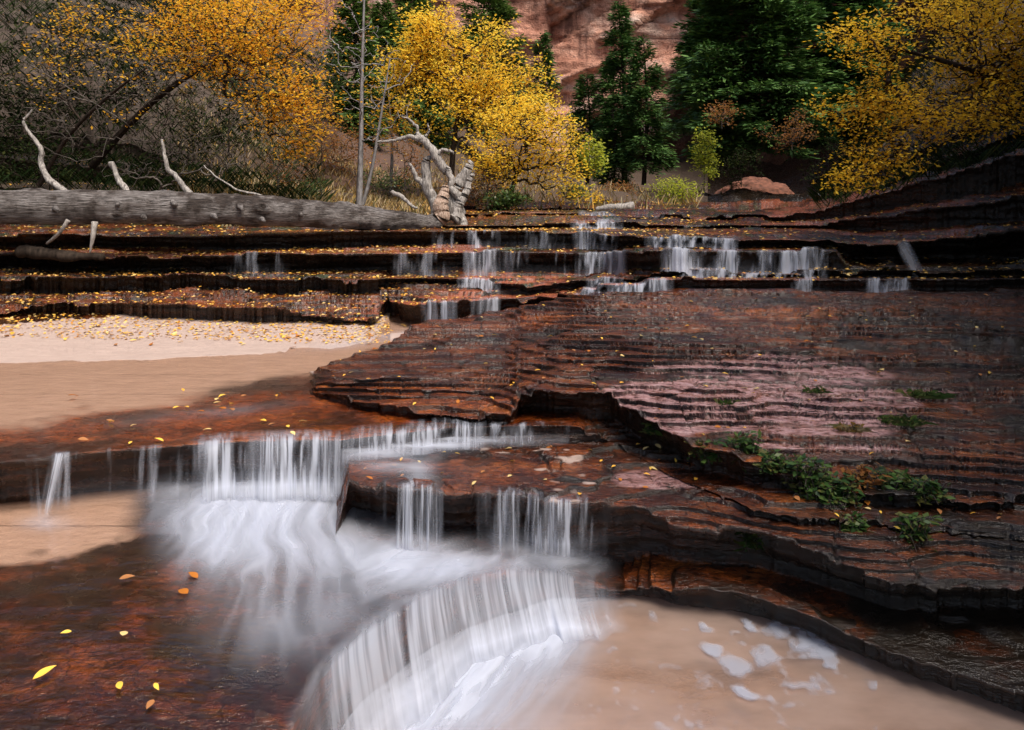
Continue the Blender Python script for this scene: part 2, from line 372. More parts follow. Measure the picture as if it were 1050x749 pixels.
# jagged lips: broken, blocky edges
for j, L in enumerate(LED):
    D, z = L['lip']; x = (PXS - CX) / F * D
    w = fbm(x * 1.6, j * 9.1, 0, 5, 31 + j)
    q = vn(x * 5.0, j * 3.3, 0, 77 + j); q = np.round(q * 2.5) / 2.5 * 0.55
    fine = fbm(x * 22, j * 1.7, 0, 3, 91 + j) * 0.45
    D = D * 1.0 + L['nz'] * (w * 1.6 + q + fine)
    L['D'] = D; L['z'] = z.copy()
for j in range(1, len(LED)):
    LED[j]['D'] = np.maximum(LED[j]['D'], LED[j-1]['D'] + 0.03)

def terr(z, step, sharp=0.22):
    t = z / step; k = np.floor(t); f = t - k
    uc = np.where(f < sharp, 1 - f / sharp, sst(0.80, 1.0, f))
    return step * (k + sst(0, sharp, f)), ((f < sharp) & (f > 0.02)).astype(float), uc

rows_X, rows_D, rows_Z, rows_T = [], [], [], []      # T: 0 top, 1 riser
AX = (PXS - CX) / F
def add_row(D, Z, T): rows_D.append(D); rows_Z.append(Z); rows_T.append(T)

def top_rows(D0, z0, D1, z1, n, nzamp):
    for i in range(n):
        t = i / (n - 1)
        # spacing even in the reciprocal of distance
        D = 1 / ((1 - t) / D0 + t / D1)
        tt = (D - D0) / np.maximum(D1 - D0, 1e-4)
        add_row(D, z0 + (z1 - z0) * tt, np.full(NC, float(nzamp)))

LIPROW = {}
cur_D = np.full(NC, 0.7); cur_z = np.full(NC, -1.97)
nrows = {'arc': 150, 'block': 150, 'rim': 130, 'slab': 70, 'slabback': 190, 'fall5': 70, 'fall6': 30, 'fall7': 24, 'fall8': 20, 'fall9': 26, 'fall10': 16, 'fall11': 14, 'fall12': 10}
for j, L in enumerate(LED):
    bD = L['D'] + L['und']
    zb = (-1.97 * np.ones(NC)) if j == 0 else LED[j-1]['back']
    rising = L['z'] - zb
    top_rows(cur_D, cur_z, np.maximum(bD, cur_D + 0.01), zb, nrows[L['n']], j)
    L['zb'] = zb; L['bD'] = bD
    m = 16
    x = AX * L['D']
    for i in range(m):
        t = (i + 0.5) / m
        layer = np.floor((zb + rising * t) / 0.035 + vn(x * 0.7, j, 0, 5) * 1.5)
        off = vn(x * 2.0, layer * 3.7, j * 5.0, 13) * 0.5 + vn(x * 5.0, layer * 1.3, j * 2.0, 17) * 0.18
        amp = np.clip(np.abs(rising) * 0.35, 0, 0.05) * np.where(L['nz'] > 0.01, 1, 0)
        s = np.where(t < 0.72, 1.0, np.where(t < 0.9, (0.9 - t) / 0.18, 0.0))
        s = s * (0.75 + 0.25 * np.cos(t * 4))
        D = L['D'] + L['und'] * s + amp * (off + 0.4) * (0 if t > 0.93 else 1)
        D = np.where(rising > 0.004, D, bD + (L['D'] - bD) * t)
        add_row(D, zb + rising * t, np.full(NC, 100.0 + j))
    LIPROW[j] = len(rows_D)
    cur_D = L['D']; cur_z = L['z']
    if L['n'] == 'slabback':
        pass
# far ground: banks rising to either side
far = [
 (17, [(-110,4.5),(200,2.6),(300,1.4),(400,.35),(500,-.25),(700,-.30),(830,-.30),(870,.3),(940,2.0),(1035,4.5),(1170,6)]),
 (22, [(-110,8),(200,5.0),(300,3.2),(400,1.6),(500,-.1),(600,-.3),(700,-.36),(840,-.36),(900,1.8),(1035,7),(1170,9)]),
 (30, [(-110,12),(200,9),(300,7),(400,4),(500,1.2),(600,-.2),(700,-.4),(850,-.4),(900,2.5),(1035,10),(1170,12)]),
 (45, [(-110,18),(200,14),(400,9),(500,4),(600,1),(700,.6),(800,1),(900,6),(1170,16)]),
 (75, [(-110,25),(400,14),(600,6),(800,6),(1170,25)]),
]
pd, pz = cur_D, LED[-1]['z']
for d, rr in far:
    D1 = np.full(NC, float(d)); z1 = ft(rr)
    top_rows(pd, pz, D1, z1, 16, 50); pd, pz = D1, z1

DD = np.array(rows_D); ZZ = np.array(rows_Z); TT = np.array(rows_T)
NR = DD.shape[0]
XX = AX[None, :] * DD
istop = TT < 99
PYY = HZ - ZZ / DD * F; PXX = np.broadcast_to(PXS, DD.shape)
n_rel = vn(XX * 0.45 + 0.15 * DD, DD * 1.3, 0, 3) * 0.62 + vn(XX * 1.3, DD * 3.2, 0, 4) * 0.26 + vn(XX * 3.1, DD * 5.0, 0, 5) * 0.20 + vn(XX * 8, DD * 12.0, 0, 6) * 0.06 * sst(6.5, 5, DD) + vn(XX * 16, DD * 20.0, 0, 7) * 0.006 * sst(5, 3.5, DD)
n_sm = fbm(XX * 5, DD * 14, 0, 3, 23)
lay = TT.copy()
# relief amplitude and strata thickness by layer
amp = np.zeros_like(DD); step = np.full_like(DD, 0.022)
def setl(k, a, s):
    m = (lay == k); amp[m] = a; step[m] = s
setl(0, 0.015, 0.02); setl(1, 0.020, 0.02); setl(2, 0.055, 0.024); setl(3, 0.075, 0.026)
setl(4, 0.085, 0.033); setl(5, 0.05, 0.03); setl(6, 0.08, 0.05); setl(7, 0.08, 0.04); setl(8, 0.05, 0.03); setl(9, 0.04, 0.03)
setl(10, 0.08, 0.04); setl(11, 0.08, 0.04); setl(12, 0.10, 0.05); setl(50, 0.25, 0.01)
# calm sand / pool floors
poolL = (lay == 3) & (PXX < 600); amp[poolL] = 0.007
back = (lay == 5) & (PXX < 400); amp[back] = 0.01
pool1 = ((lay == 1) & (PXX < 640)) | ((lay == 2) & (PXX < 343)); amp[pool1] = 0.012
under = (lay == 4) & (PXX < 318); amp[under] = 0.004
amp[(lay == 4)] *= sst(300, 480, PXX[lay == 4]) * 0.75 + 0.25
amp[(lay == 6) & (PXX < 390)] = 0.13; step[(lay == 6) & (PXX < 390)] = 0.036
raw = ZZ + n_rel * amp * 1.6
raw = raw + 0.3 * step * np.sin(raw / step * 1.7 + 2 * vn(XX * .6, DD * .6, 0, 33))
IMB = np.zeros_like(DD)
for k_, g_ in ((2, .07), (3, .09), (4, .12), (6, .06), (7, .05)):
    IMB[lay == k_] = g_
IMB[poolL | back | pool1 | under] = 0
gr_ = IMB * (DD + 0.10 * XX + 0.35 * vn(XX * 0.5, DD * 0.8, 0, 35))
raw = raw + gr_
tz, edge, uc = terr(raw, step, 0.2)
tz = tz - gr_
blend = np.where(istop, 0.6 + 0.4 * sst(-0.35, 0.05, vn(XX * 0.9, DD * 3.5, 0, 29)), 0.0)
blend[poolL | back | pool1 | under] = 0.25
blend[lay == 0] = 0.1
newZ = ZZ + (tz - ZZ) * blend
# keep lips clean and bases connected
crk = np.minimum(np.abs(vn(XX * 1.7 + 0.5 * DD, DD * 5.5, 0, 71)), 1.5 * np.abs(vn(XX * 4.5, DD * 3.0 + XX, 0, 72)))
CRK = np.where(istop & (lay >= 2) & (lay <= 12), 1 - sst(0.0, 0.05, crk), 0)
CRK[poolL | back | pool1 | under] = 0
newZ = newZ - 0.012 * CRK
EXTRA = 0
ZZ2 = np.where(istop, newZ, ZZ)
UCD = np.zeros_like(DD)
for k_, u_ in ((2, .02), (3, .02), (4, .05), (5, .02), (6, .05), (7, .05), (8, .03), (9, .03)):
    UCD[lay == k_] = u_
UCD[poolL | back | pool1 | under] = 0
for j_ in LIPROW:
    UCD[LIPROW[j_]:LIPROW[j_] + 2] = 0; UCD[LIPROW[j_] - 19:LIPROW[j_]] = 0
DDm = DD + UCD * uc * blend
EDGE = edge * blend
TONE = vn(np.floor(raw / step) * 3.7, 0.4 + XX * 0.45 + 0.3 * DD, lay * 2.2, 19) * 0.5 + 0.5
# height at the lip follows the terrace above so the sheet stays connected
for j in LIPROW:
    r = LIPROW[j]
    dlt = ZZ2[r] - ZZ[r]
    for i in range(1, 17):
        t = 1 - (i - 0.5) / 16
        ZZ2[r - i] += dlt * t
    rb = r - 17
    db = ZZ2[rb] - ZZ[rb]
    for i in range(16):
        t = (i + 0.5) / 16
        ZZ2[r - 16 + i] += db * (1 - t)
ZZ = ZZ2
for j, L in enumerate(LED):
    L['zt'] = ZZ[LIPROW[j]]; L['zb2'] = ZZ[LIPROW[j] - 17]
PYY = HZ - ZZ / DD * F
riser = ~istop
nA = fbm(XX * 2, DD * 2, ZZ * 3, 4, 41)
nB = fbm(XX * 9, DD * 14, ZZ * 9, 3, 43)
algae_shade = np.clip(0.75 * riser + 0.75 * EDGE + 0.6 * CRK + 0.9 * sst(0.05, 0.4, nA) * istop * 0.7, 0, 1)  # dark wet film on risers and edges, with crevice shade painted in
algae_shade = np.where((lay >= 106) & (lay < 100 + 9), 0.96, algae_shade)
algae_shade[(lay == 100) & (PXX < 640)] = 0.2
algae_shade[istop & (PXX > 840) & (PYY < 300) & (lay < 9)] = 0.85
algae_shade[riser & (PXX > 960)] = 1
lowr = ((lay <= 3) | ((lay >= 100) & (lay <= 103))) & (PXX > 640)
algae_shade = np.where(lowr, np.clip(algae_shade + 0.35 * sst(680, 860, PXX) + 0.35 * nA + 0.3 * nB, 0, 1), algae_shade)  # ledges darkened towards the right, painting the shade of that side
algae_shade = np.where((lay == 4) & (PXX > 860), np.clip(algae_shade + 0.35 + 0.3 * nA, 0, 1), algae_shade)
sand = np.zeros_like(DD)
sand[lay == 0] = 1
line = np.interp(PXX, [-110, 13, 100, 200, 330, 400, 440], [452, 440, 424, 410, 386, 356, 342])
sp = (istop & (lay >= 3) & (lay <= 5) & (PXX < 560) & (ZZ < -1.225)) & ((lay != 4) | (PXX < 322)) & ((lay != 5) | (PXX < 440))
sand = np.where(sp, sst(6, -8, PYY - line + nA * 14 + nB * 6), sand)
sl = ((lay == 1) | (lay == 2)) & (PXX < 340)
sand = np.where(sl, sst(4, -10, PYY - np.interp(PXX, [-110, 13, 60, 130, 180, 230], [582, 580, 576, 566, 548, 490]) + nA * 34 + nB * 10) * sst(170, 125, PXX + 40 * nA), sand)
sand = np.where((lay == 2) & (PXX > 490) & (PXX < 660), 0.9 * sst(0.16, 0.28, nA + 0.5 * nB - 0.4 * sst(590, 640, PXX)), sand)
plf = pool1
algae_shade = np.where(plf, np.clip(0.62 + 0.9 * nA + 0.6 * nB, 0, 0.95), algae_shade)
pinkm = 1 - ((PXX - 800) / 185) ** 2 - ((PYY - 414) / 46) ** 2 + nA * 1.1 + (TONE - 0.5) * 1.6 + nB * 0.5
pink = np.where((lay == 4), sst(0.0, 0.5, pinkm), 0) * (1 - 0.95 * EDGE) * (1 - 0.8 * CRK)
pm2 = 1 - ((PXX - 690) / 60) ** 2 - ((PYY - 492) / 12) ** 2 + nA
pink = np.where(lay == 2, 0.7 * sst(0, .4, pm2), pink)
algae_shade = algae_shade * (1 - pink * (1 - EDGE) )
red = np.zeros_like(DD)
red = np.where((lay >= 6) & (lay <= 7) & (PXX < 690), sst(-0.35, 0.2, nA) * (0.3 + 0.7 * sst(330, 430, PXX)) * (1 - EDGE), red)
algae_shade = np.where(istop & (lay >= 6) & (lay <= 9) & (PXX < 400), np.clip(algae_shade + 0.45 * sst(-.2, .2, nB), 0, 1), algae_shade)
red = np.where((lay == 8) & (PXX < 500), 0.5, red)
hump = (PXX > 780) & (lay >= 9) & (lay <= 12)
red = np.where(hump & (PXX < 990), 0.8 * sst(-0.1, 0.3, fbm(XX * 1.2, DD * 1.5, ZZ * 18, 4, 61)), red)
moss = np.where(istop & (lay >= 7) & (lay <= 12), 0.5 * sst(0.15, 0.35, nB), 0)
moss = np.where((lay == 104) & (PXX > 575) & (PXX < 625), 0.8 * sst(-0.1, 0.2, nB), moss)
soil = np.zeros_like(DD)
soil = np.where((lay >= 50) & (lay < 99), 1, soil)
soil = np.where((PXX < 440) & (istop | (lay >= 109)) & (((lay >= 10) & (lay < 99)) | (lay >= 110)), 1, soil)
algae_shade = np.where(hump & (PXX < 980), algae_shade * 0.2 * (1 + EDGE), algae_shade)
hum = (PXX < 255 + 30 * nA) & (soil > 0)  # left bank ground blackened to paint the shade of the trees
soil[hum] = 0.8; algae_shade[hum] = 1; red[hum] = 0
roc = (lay == 50) & (PXX > 290) & (PXX < 430)
soil[roc] = 0.8; red[roc] = 0.35
alc = (lay == 50) & (PXX > 725) & (PXX < 900)  # alcove ground blackened to paint the shade inside it
soil[alc] = 0; algae_shade[alc] = 1
soil = np.where((PXX > 1060) & (lay >= 11) & (lay < 99), 1, soil)
XXm = AX[None, :] * DDm
V = np.stack([XXm, DDm, ZZ], -1).reshape(-1, 3)
fc = gridfaces(NR, NC)
# one sheet, coloured by sand, pink top, moss, soil, dark film and painted shade
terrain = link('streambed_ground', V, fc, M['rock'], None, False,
               dict(tone=TONE, algae_shade=algae_shade, sand=sand, pink=pink, red=red, moss=moss, soil=soil))
tag(terrain, kind='structure')

def lipat(j, px, key):
    return np.interp(px, PXS, LED[j][key])

# ------------------------------------------------------------------ pools
def zpool(px): return np.interp(px, [150, 480, 520, 570, 600, 640], [-1.56, -1.655, -1.675, -1.745, -1.795, -1.835])
def water_strip(name, D0, D1, z, px, mat, n=60):
    rows = []
    for i in range(n):
        t = i / (n - 1); D = D0 * (1 - t) + D1 * t
        x = (px - CX) / F * D
        zz = z + 0.0025 * fbm(x * 7, D * 12, 0, 3, 8)
        rows.append(np.stack([x, D, zz], -1))
    V = np.array(rows)
    o = link(name, V.reshape(-1, 3), gridfaces(n, len(px)), mat, None, True)
    return tag(o, kind='structure')
pxa = np.arange(-110, 1171, 6.0)
water_strip('lower_pool_water', np.full(len(pxa), 0.7), lipat(0, pxa, 'D') + 0.11, -1.90, pxa, M['sandpool'], 80)
pxb = np.arange(-110, 641, 5.0)
water_strip('left_pool_water', lipat(0, pxb, 'D') + 0.0, np.where(pxb < 350, lipat(2, pxb, 'D') + 0.16, lipat(1, pxb, 'D') + 0.24), zpool(pxb), pxb, M['pool'], 80)
pxc = np.arange(-110, 598, 4.0)
water_strip('upper_pool_water', lipat(2, pxc, 'D') + 0.005, np.where(pxc < 395, lipat(4, pxc, 'D') + 1.6, lipat(5, pxc, 'D') + 0.25), -1.312, pxc, M['pool'], 90)

# ------------------------------------------------------------------ falling water
def veil(name, ledge, px0, px1, dens, zbot=None, thr=0.0, fq=26, out=0.05, label=None, back=0.10, seed=0, mist=0.5, drift=0.0, soft=6, lift=0.0, con=0.22):
    px = np.arange(px0, px1 + 0.01, 0.45)
    D = lipat(ledge, px, 'D'); zt = lipat(ledge, px, 'zt')
    zb = lipat(ledge, px, 'zb2') - 0.01 if zbot is None else np.full(len(px), zbot)
    x = (px - CX) / F * D
    vs = [-1.0, -0.6, -0.3, -0.1, 0.0, 0.04, 0.09, 0.16, 0.26, 0.38, 0.5, 0.62, 0.75, 0.88, 1.0]
    ef = np.clip(np.minimum(px - px0, px1 - px) / soft, 0, 1)
    R = []; A = []
    lip_n = fbm(x * 9, seed, 0, 2, 51 + seed)
    for v in vs:
        wob = 0.10 * v
        lo = fbm(x * fq * 0.30, v * 0.6 + seed, 0, 3, 60 + seed, 0.6)
        mid = fbm(x * fq * 1.0 + wob * 4, v * 0.7 + seed, 0, 3, 65 + seed, 0.65)
        hi = fbm(x * fq * 3.0, v * 0.8 + seed, 0, 3, 70 + seed, 0.7)
        frag = fbm(x * fq * 0.6, 3.3 + seed, 0, 2, 77 + seed)
        cov = sst(thr - 0.30, thr + 0.40, lo * 0.9 + mid * 0.7 - 0.22 * max(v, 0) * (frag > 0.0) + 0.1 * v)
        a = dens * cov * (con + (1 - con) * sst(-0.30, 0.5, mid * 0.7 + hi * 0.8)) * (0.72 + 0.28 * min(1, max(0, v) * 2.5))
        if v < 0:
            DDv = D + back * (-v); zz = zt + 0.010 + lift * min(1, -v * 3)
            a = a * (1 + v) * 0.9
        else:
            DDv = D - 0.008 - out * np.sqrt(v) * (1 + 0.35 * lip_n)
            zz = zt + 0.008 - (zt - zb + 0.008) * v ** 1.15
            a = a * (1 - 0.25 * math.sin(v * math.pi)) + dens * mist * sst(0.5, 0.95, v) * 0.75
            a = a * (1 - 0.8 * sst(0.74, 1.0, v) * (ledge <= 2))
        xx = (px - CX) / F * DDv + drift * max(v, 0)
        R.append(np.stack([xx, DDv, zz], -1)); A.append(np.clip(a * ef, 0, 0.97))
    o = link(name, np.array(R).reshape(-1, 3), gridfaces(len(vs), len(px)), M['silk'], None, True, dict(a=np.array(A)))
    o['label'] = label or 'silky white fall'
    return tag(o, kind='structure')

veil('waterfall', 0, 290, 636, 0.86, -1.88, -0.60, 22, 0.24, 'curved arc of silky white water dropping into the lowest pool', 0.10, 1, 0.8, 0.06, 60, 0.0, 0.5)
veil('waterfall', 2, 195, 360, 0.97, -1.585, -0.32, 22, 0.12, 'wide white fall over the left rim', 0.14, 2, 0.8, 0, 26)
veil('waterfall', 2, 150, 235, 0.6, -1.565, 0.28, 20, 0.07, 'thin strands beside the wide fall', 0.05, 12, 0.3)
veil('waterfall', 2, 352, 500, 0.9, -1.42, -0.35, 34, 0.05, 'low white spill along the rim', 0.18, 3, 0.8, 0, 20)
veil('waterfall', 2, 500, 585, 0.6, -1.42, 0.1, 24, 0.03, 'low thin spill at the right of the rim', 0.05, 13, 0.5)
veil('waterfall', 1, 392, 456, 0.85, -1.655, -0.12, 36, 0.07, 'narrow white curtain from the rock block', 0.06, 4, 0.3, 0, 16)
veil('waterfall', 1, 488, 624, 0.9, -1.655, -0.30, 32, 0.08, 'broad white curtain from the rock block', 0.06, 5, 0.25, 0, 30)
veil('waterfall', 2, 25, 40, 0.75, -1.565, -0.2, 60, 0.09, 'leftmost thin strand of the rim', 0.04, 6, 0.2, 0.03, 7)
veil('waterfall', 2, 50, 70, 0.8, -1.565, -0.2, 60, 0.10, 'second thin strand from the left', 0.04, 7, 0.2, -0.06, 9)
veil('waterfall', 2, 52, 180, 0.42, -1.565, 0.3, 40, 0.05, 'faint strands at left', 0.03, 16, 0.2)
for (j, a, b, d, th, s) in [(5, 430, 470, .85, .0, 20), (5, 482, 520, .9, -.1, 21), (5, 586, 692, .95, -.3, 22), (5, 790, 848, .6, .0, 23), (5, 880, 942, .7, .05, 24),
                            (6, 468, 514, .9, -.1, 25), (6, 690, 850, .9, .0, 26), (6, 600, 640, .6, .1, 27),
                            (7, 474, 514, .95, -.3, 28), (7, 400, 474, .4, .3, 29), (7, 588, 644, .9, -.1, 30), (7, 512, 590, .35, .3, 31), (7, 676, 850, .95, -.05, 32), (7, 230, 300, .3, .35, 33),
                            (8, 442, 470, .7, .2, 34), (8, 478, 514, .95, -.25, 35), (8, 586, 634, .9, -.15, 36), (8, 660, 758, .95, -.15, 37), (8, 512, 588, .3, .3, 47),
                             (10, 660, 682, .6, .1, 40), (11, 606, 628, .8, -.2, 41), (11, 664, 690, .7, .1, 42), (11, 708, 724, .5, .2, 43), (9, 700, 720, .4, .2, 44)]:
    veil('waterfall', j, a, b, d, None, th, 16 if j > 6 else 20, 0.06, 'small white cascade among the ledges', 0.12, s, 0.12, 0, 12, 0.0, 0.3)
veil('waterfall', 9, 584, 640, .95, None, -.4, 14, .06, 'white fan of water at the head of the centre cascade', 0.6, 38, .5, 0, 12, .02)
veil('waterfall', 10, 592, 634, .95, None, -.4, 14, .06, 'white riffle above the fan', 0.6, 39, .5, 0, 12, .02)
veil('waterfall', 7, 690, 722, .95, None, -.5, 16, .08, 'brightest white chute of the right cascade', 0.2, 45, .8, 0, 10)
veil('waterfall', 8, 902, 920, .55, -.84, -.1, 8, 0.1, 'slanting thin fall on the dark right wall', 0.05, 50, 0.2, 0.02)
veil('waterfall', 8, 914, 932, .5, -.84, -.1, 8, 0.2, 'slanting thin fall on the dark right wall', 0.05, 51, 0.2, 0.18)

# foam and fast water sheets (density a per point, real height)
def foam_sheet(name, pxr, pyr, z0, fn, lift=0.03, stepx=2.0, ny=160, layers=3, label=None):
    px = np.arange(pxr[0], pxr[1], stepx); py = np.linspace(pyr[0], pyr[1], ny)
    for k in range(layers):
        zb_ = (z0(px) if callable(z0) else z0 + 0 * px)[None, :]
        D = (-zb_) * F / (py[:, None] - HZ)
        x = (px[None, :] - CX) / F * D
        a = fn(px[None, :] + 0 * D, py[:, None] + 0 * D, x, D, k)
        n = fbm(x * 3.5, D * 3.5, k * 3.0, 3, 81)
        mound = 0.03 * np.exp(-np.clip(py[:, None] - np.interp(px, PXS, HZ + 1.85 * F / (LED[0]['D'] - .2))[None, :], 0, 200) / 40) * np.clip(a, 0, 1) * (px[None, :] < 640) if 'lowest' in (label or '') else 0
        z = zb_ + mound + 0.004 + a * lift * (1 - 0.95 * sst(640, 690, px[None, :])) * (0.6 + n * 0.5) * (1 + 0.8 * k) + 0.004 * k
        o = link(name, np.stack([x, D, z], -1).reshape(-1, 3), gridfaces(len(py), len(px)), M['silk'], None, True, dict(a=np.clip(a, 0, 0.95)))
        o['label'] = label or 'white foam'
        tag(o, kind='structure')

def blob(px, py, cx, cy, rx, ry, rot=0.0, p=1.0):
    c, s = math.cos(rot), math.sin(rot)
    dx, dy = px - cx, py - cy
    u = (dx * c + dy * s) / rx; v = (-dx * s + dy * c) / ry
    return np.exp(-(u * u + v * v) * p)

def foam_left(px, py, x, D, k):
    a = blob(px, py, 275, 514, 88, 30) * 1.25 + blob(px, py, 232, 562, 55, 34, 0.2) * 0.8 + blob(px, py, 330, 565, 80, 28, 0.2) * 0.65
    a = a + blob(px, py, 420, 575, 60, 20, 0.3) * 0.6 + blob(px, py, 460, 580, 70, 18) * 0.55 + blob(px, py, 290, 630, 70, 45) * 0.34
    a = a + blob(px, py, 560, 578, 70, 14) * 0.7 + blob(px, py, 400, 600, 60, 30, -0.4) * 0.3
    a = a + blob(px, py, 48, 538, 22, 7) * 0.4
    wx = fbm(x * 1.6, D * 1.6, k, 3, 84) * 40; wy = fbm(x * 1.6, D * 1.6, k + 9, 3, 86) * 26
    qx, qy = px + wx, py + wy
    th = np.arctan2(qy - 400, qx - 285); rr = np.hypot(qx - 285, qy - 430)
    st = 1 - 1.9 * np.abs(fbm(th * 8, rr * 0.012, k * 5.0, 3, 83))
    s2 = 1 - 2.2 * np.abs(fbm((qx - 1.2 * qy) * 0.012, (qy + 0.5 * qx) * 0.045, k * 3.0, 3, 88))
    w = sst(330, 420, px)
    rd = np.clip(st * (1 - w) + s2 * w, 0, 1.2)
    core = np.clip(a - 0.55, 0, 1)
    a = (a * (0.22 + 0.72 * rd ** 1.3) + core * 0.4) * (0.93, 0.5, 0.3)[k]
    edge = np.interp(px, PXS, HZ - LED[0]['z'] * F / LED[0]['D'])
    a = a * sst(0, 14, edge - py + 6)
    a = a * sst(642, 596, px)
    return a * sst(130, 200, px + 0.5 * (py < 550) * 40 + (px < 90) * 200)
foam_sheet('foaming_water', (10, 640), (496, 742), zpool, foam_left, 0.012, label='white foam below the wide left fall')

def foam_low(px, py, x, D, k):
    base = np.interp(px, PXS, HZ + 1.90 * F / (LED[0]['D'] - 0.24))
    d = py - base
    a = np.exp(-np.abs(d) / 42) * 0.95 * sst(-70, -15, d) * sst(640, 570, px)
    a = a + blob(px, py, 470, 690, 95, 50, -0.5) * 0.62 + blob(px, py, 390, 735, 110, 40) * 0.6 + blob(px, py, 600, 605, 50, 16) * 0.8 + blob(px, py, 560, 640, 55, 26, 0.3) * 0.4
    st = fbm((px + py * 0.8) * 0.045, (px * 0.8 - py) * 0.010, k * 4.0, 4, 87)
    sw = fbm(x * 5 + st, D * 5 + st, k, 4, 89)
    a = a * (0.42 + 0.62 * np.clip(1 - 2.0 * np.abs(st), 0, 1) + 0.35 * sw)
    a = a * sst(660, 570, px + 0.15 * (py - 600)) * (0.85, 0.5, 0.3)[k]
    # drifting froth patches on the tan pool
    n = fbm(x * 9, D * 9, k, 2, 90)
    for (cx, cy, rx, ry) in [(799, 650, 12, 7), (785, 671, 12, 9), (830, 666, 20, 13), (752, 684, 11, 7), (848, 684, 8, 4), (766, 640, 6, 3), (729, 669, 8, 6), (722, 645, 5, 4), (764, 714, 10, 5), (770, 646, 6, 3)]:
        a = np.maximum(a, 0.42 * sst(0.35, 0.8, blob(px, py, cx + 8 * sw, cy, rx * 1.3, ry * 1.0, 0.5) + n * 0.7 + 0.3 * fbm(x * 30, D * 30, 0, 2, 97)))
    return a
foam_sheet('foaming_water', (290, 900), (585, 760), -1.897, foam_low, 0.012, 1.6, 170, label='white foam and drifting froth on the lowest pool')

def film(px, py, x, D, k):
    a = blob(px, py, 395, 462, 60, 9, -0.05) * 0.6 + blob(px, py, 470, 452, 70, 6, -0.1) * 0.7 + blob(px, py, 430, 488, 16, 14, -0.9) * 0.45 + blob(px, py, 400, 478, 30, 8) * 0.4
    st = fbm(x * 4 + D * 3, D * 14, 0, 4, 93)
    return a * (0.8 + 0.9 * st)
foam_sheet('flowing_water', (350, 590), (440, 504), -1.385, film, 0.01, 1.5, 60, 1, 'thin white flow across the rock block')
def film2(px, py, x, D, k):
    a = blob(px, py, 410, 345, 70, 3.5, -0.15) * 0.5 + blob(px, py, 210, 425, 90, 5, -.1) * 0.10 + blob(px, py, 480, 338, 60, 4, -.1) * 0.6
    return a * (0.7 + 0.9 * fbm(x * 4, D * 14, 0, 4, 95))
foam_sheet('flowing_water', (20, 560), (334, 440), -1.306, film2, 0.004, 3, 80, 1, 'thin pale current on the sandy pool')

# ------------------------------------------------------------------ cliffs
cpx = np.arange(-900, 1901, 5.0); cv = np.linspace(0, 1, 150)
def build_cliff():
    Dbase = np.interp(cpx, [-900, -300, 0, 330, 400, 520, 600, 740, 800, 900, 1100, 1500, 1900], [12, 18, 26, 30, 42, 46, 46, 46, 40, 28, 22, 14, 12])
    top = np.interp(cpx, [-900, 0, 520, 640, 760, 1100, 1900], [10, 14, 16, 17, 17, 14, 10])
    V = []; dk = []
    for v in cv:
        z = -1.0 + (top + 1) * v
        d = Dbase.copy()
        x = (cpx - CX) / F * d
        py = HZ - z / d * F
        # brow of the great alcove
        brow = np.interp(py, [-60, 20, 55, 80, 110, 138, 155, 170], [790, 738, 706, 692, 680, 668, 640, 600])
        s = sst(-6, 26, cpx - brow) * sst(1000, 860, cpx)
        d = d + 7.0 * s * sst(200, -80, -(py)) * (1 + 0.0 * z)
        n = fbm(x * 0.09, z * 0.10, 0, 4, 101) * 1.6 + fbm(x * 0.5, z * 1.0, 0, 5, 103) * 0.45
        dia = vn((x * 0.5 - z * 0.75) * 0.55, (x + z) * 0.07, 0, 105)
        n = n + np.where(cpx > 560, np.round(dia * 2.5) * 0.8, 0)
        lyr = vn(0.0 * x + x * 0.03, np.floor(z / 0.9 + 0.1 * n) * 1.7, 0, 107) * 0.3
        d = d + n + lyr
        x = (cpx - CX) / F * Dbase
        V.append(np.stack([x * (d / Dbase), d, np.full(len(cpx), 0) + z], -1))
        dk.append(np.clip(s * 0.8 + sst(760, 860, cpx) * 0.9 + sst(345, 300, cpx) * 1.0, 0, 1))  # alcove and right cliff darkened as painted shade, left part as vegetated rock
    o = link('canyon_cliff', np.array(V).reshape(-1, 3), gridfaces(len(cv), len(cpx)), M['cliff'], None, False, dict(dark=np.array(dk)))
    tag(o, kind='structure')
build_cliff()
# side walls of the canyon, beside and behind the camera
def wall(name, pts, h, seed, lean):
    pts = np.array(pts, float); n = 160; t = np.linspace(0, len(pts) - 1, n)
    x = np.interp(t, range(len(pts)), pts[:, 0]); y = np.interp(t, range(len(pts)), pts[:, 1])
    V = []
    for v in np.linspace(0, 1, 60):
        z = -2.2 + (h + 2.2) * v
        nx = fbm(y * 0.5, z * 1.1, 0, 4, seed) * 0.5 + vn(y * 0.1, np.floor(z / 0.35) * 1.3, 0, seed + 3) * 0.25
        xx = x + nx + lean * (1 - v) * (1 if lean > 0 else 1)
        V.append(np.stack([xx, y, np.full(n, z)], -1))
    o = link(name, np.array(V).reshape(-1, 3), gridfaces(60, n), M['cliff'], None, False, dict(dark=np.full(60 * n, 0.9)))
    tag(o, kind='structure')
wall('right_canyon_wall', [(4.2, -6), (4.3, 0), (5.0, 3), (6.3, 6.5), (7.2, 9), (9.5, 13)], 6.6, 201, 0.8)
wall('left_canyon_wall', [(-7.5, -4), (-7.0, 0), (-7.2, 5), (-9.5, 10), (-13, 15)], 5.0, 211, -0.6)

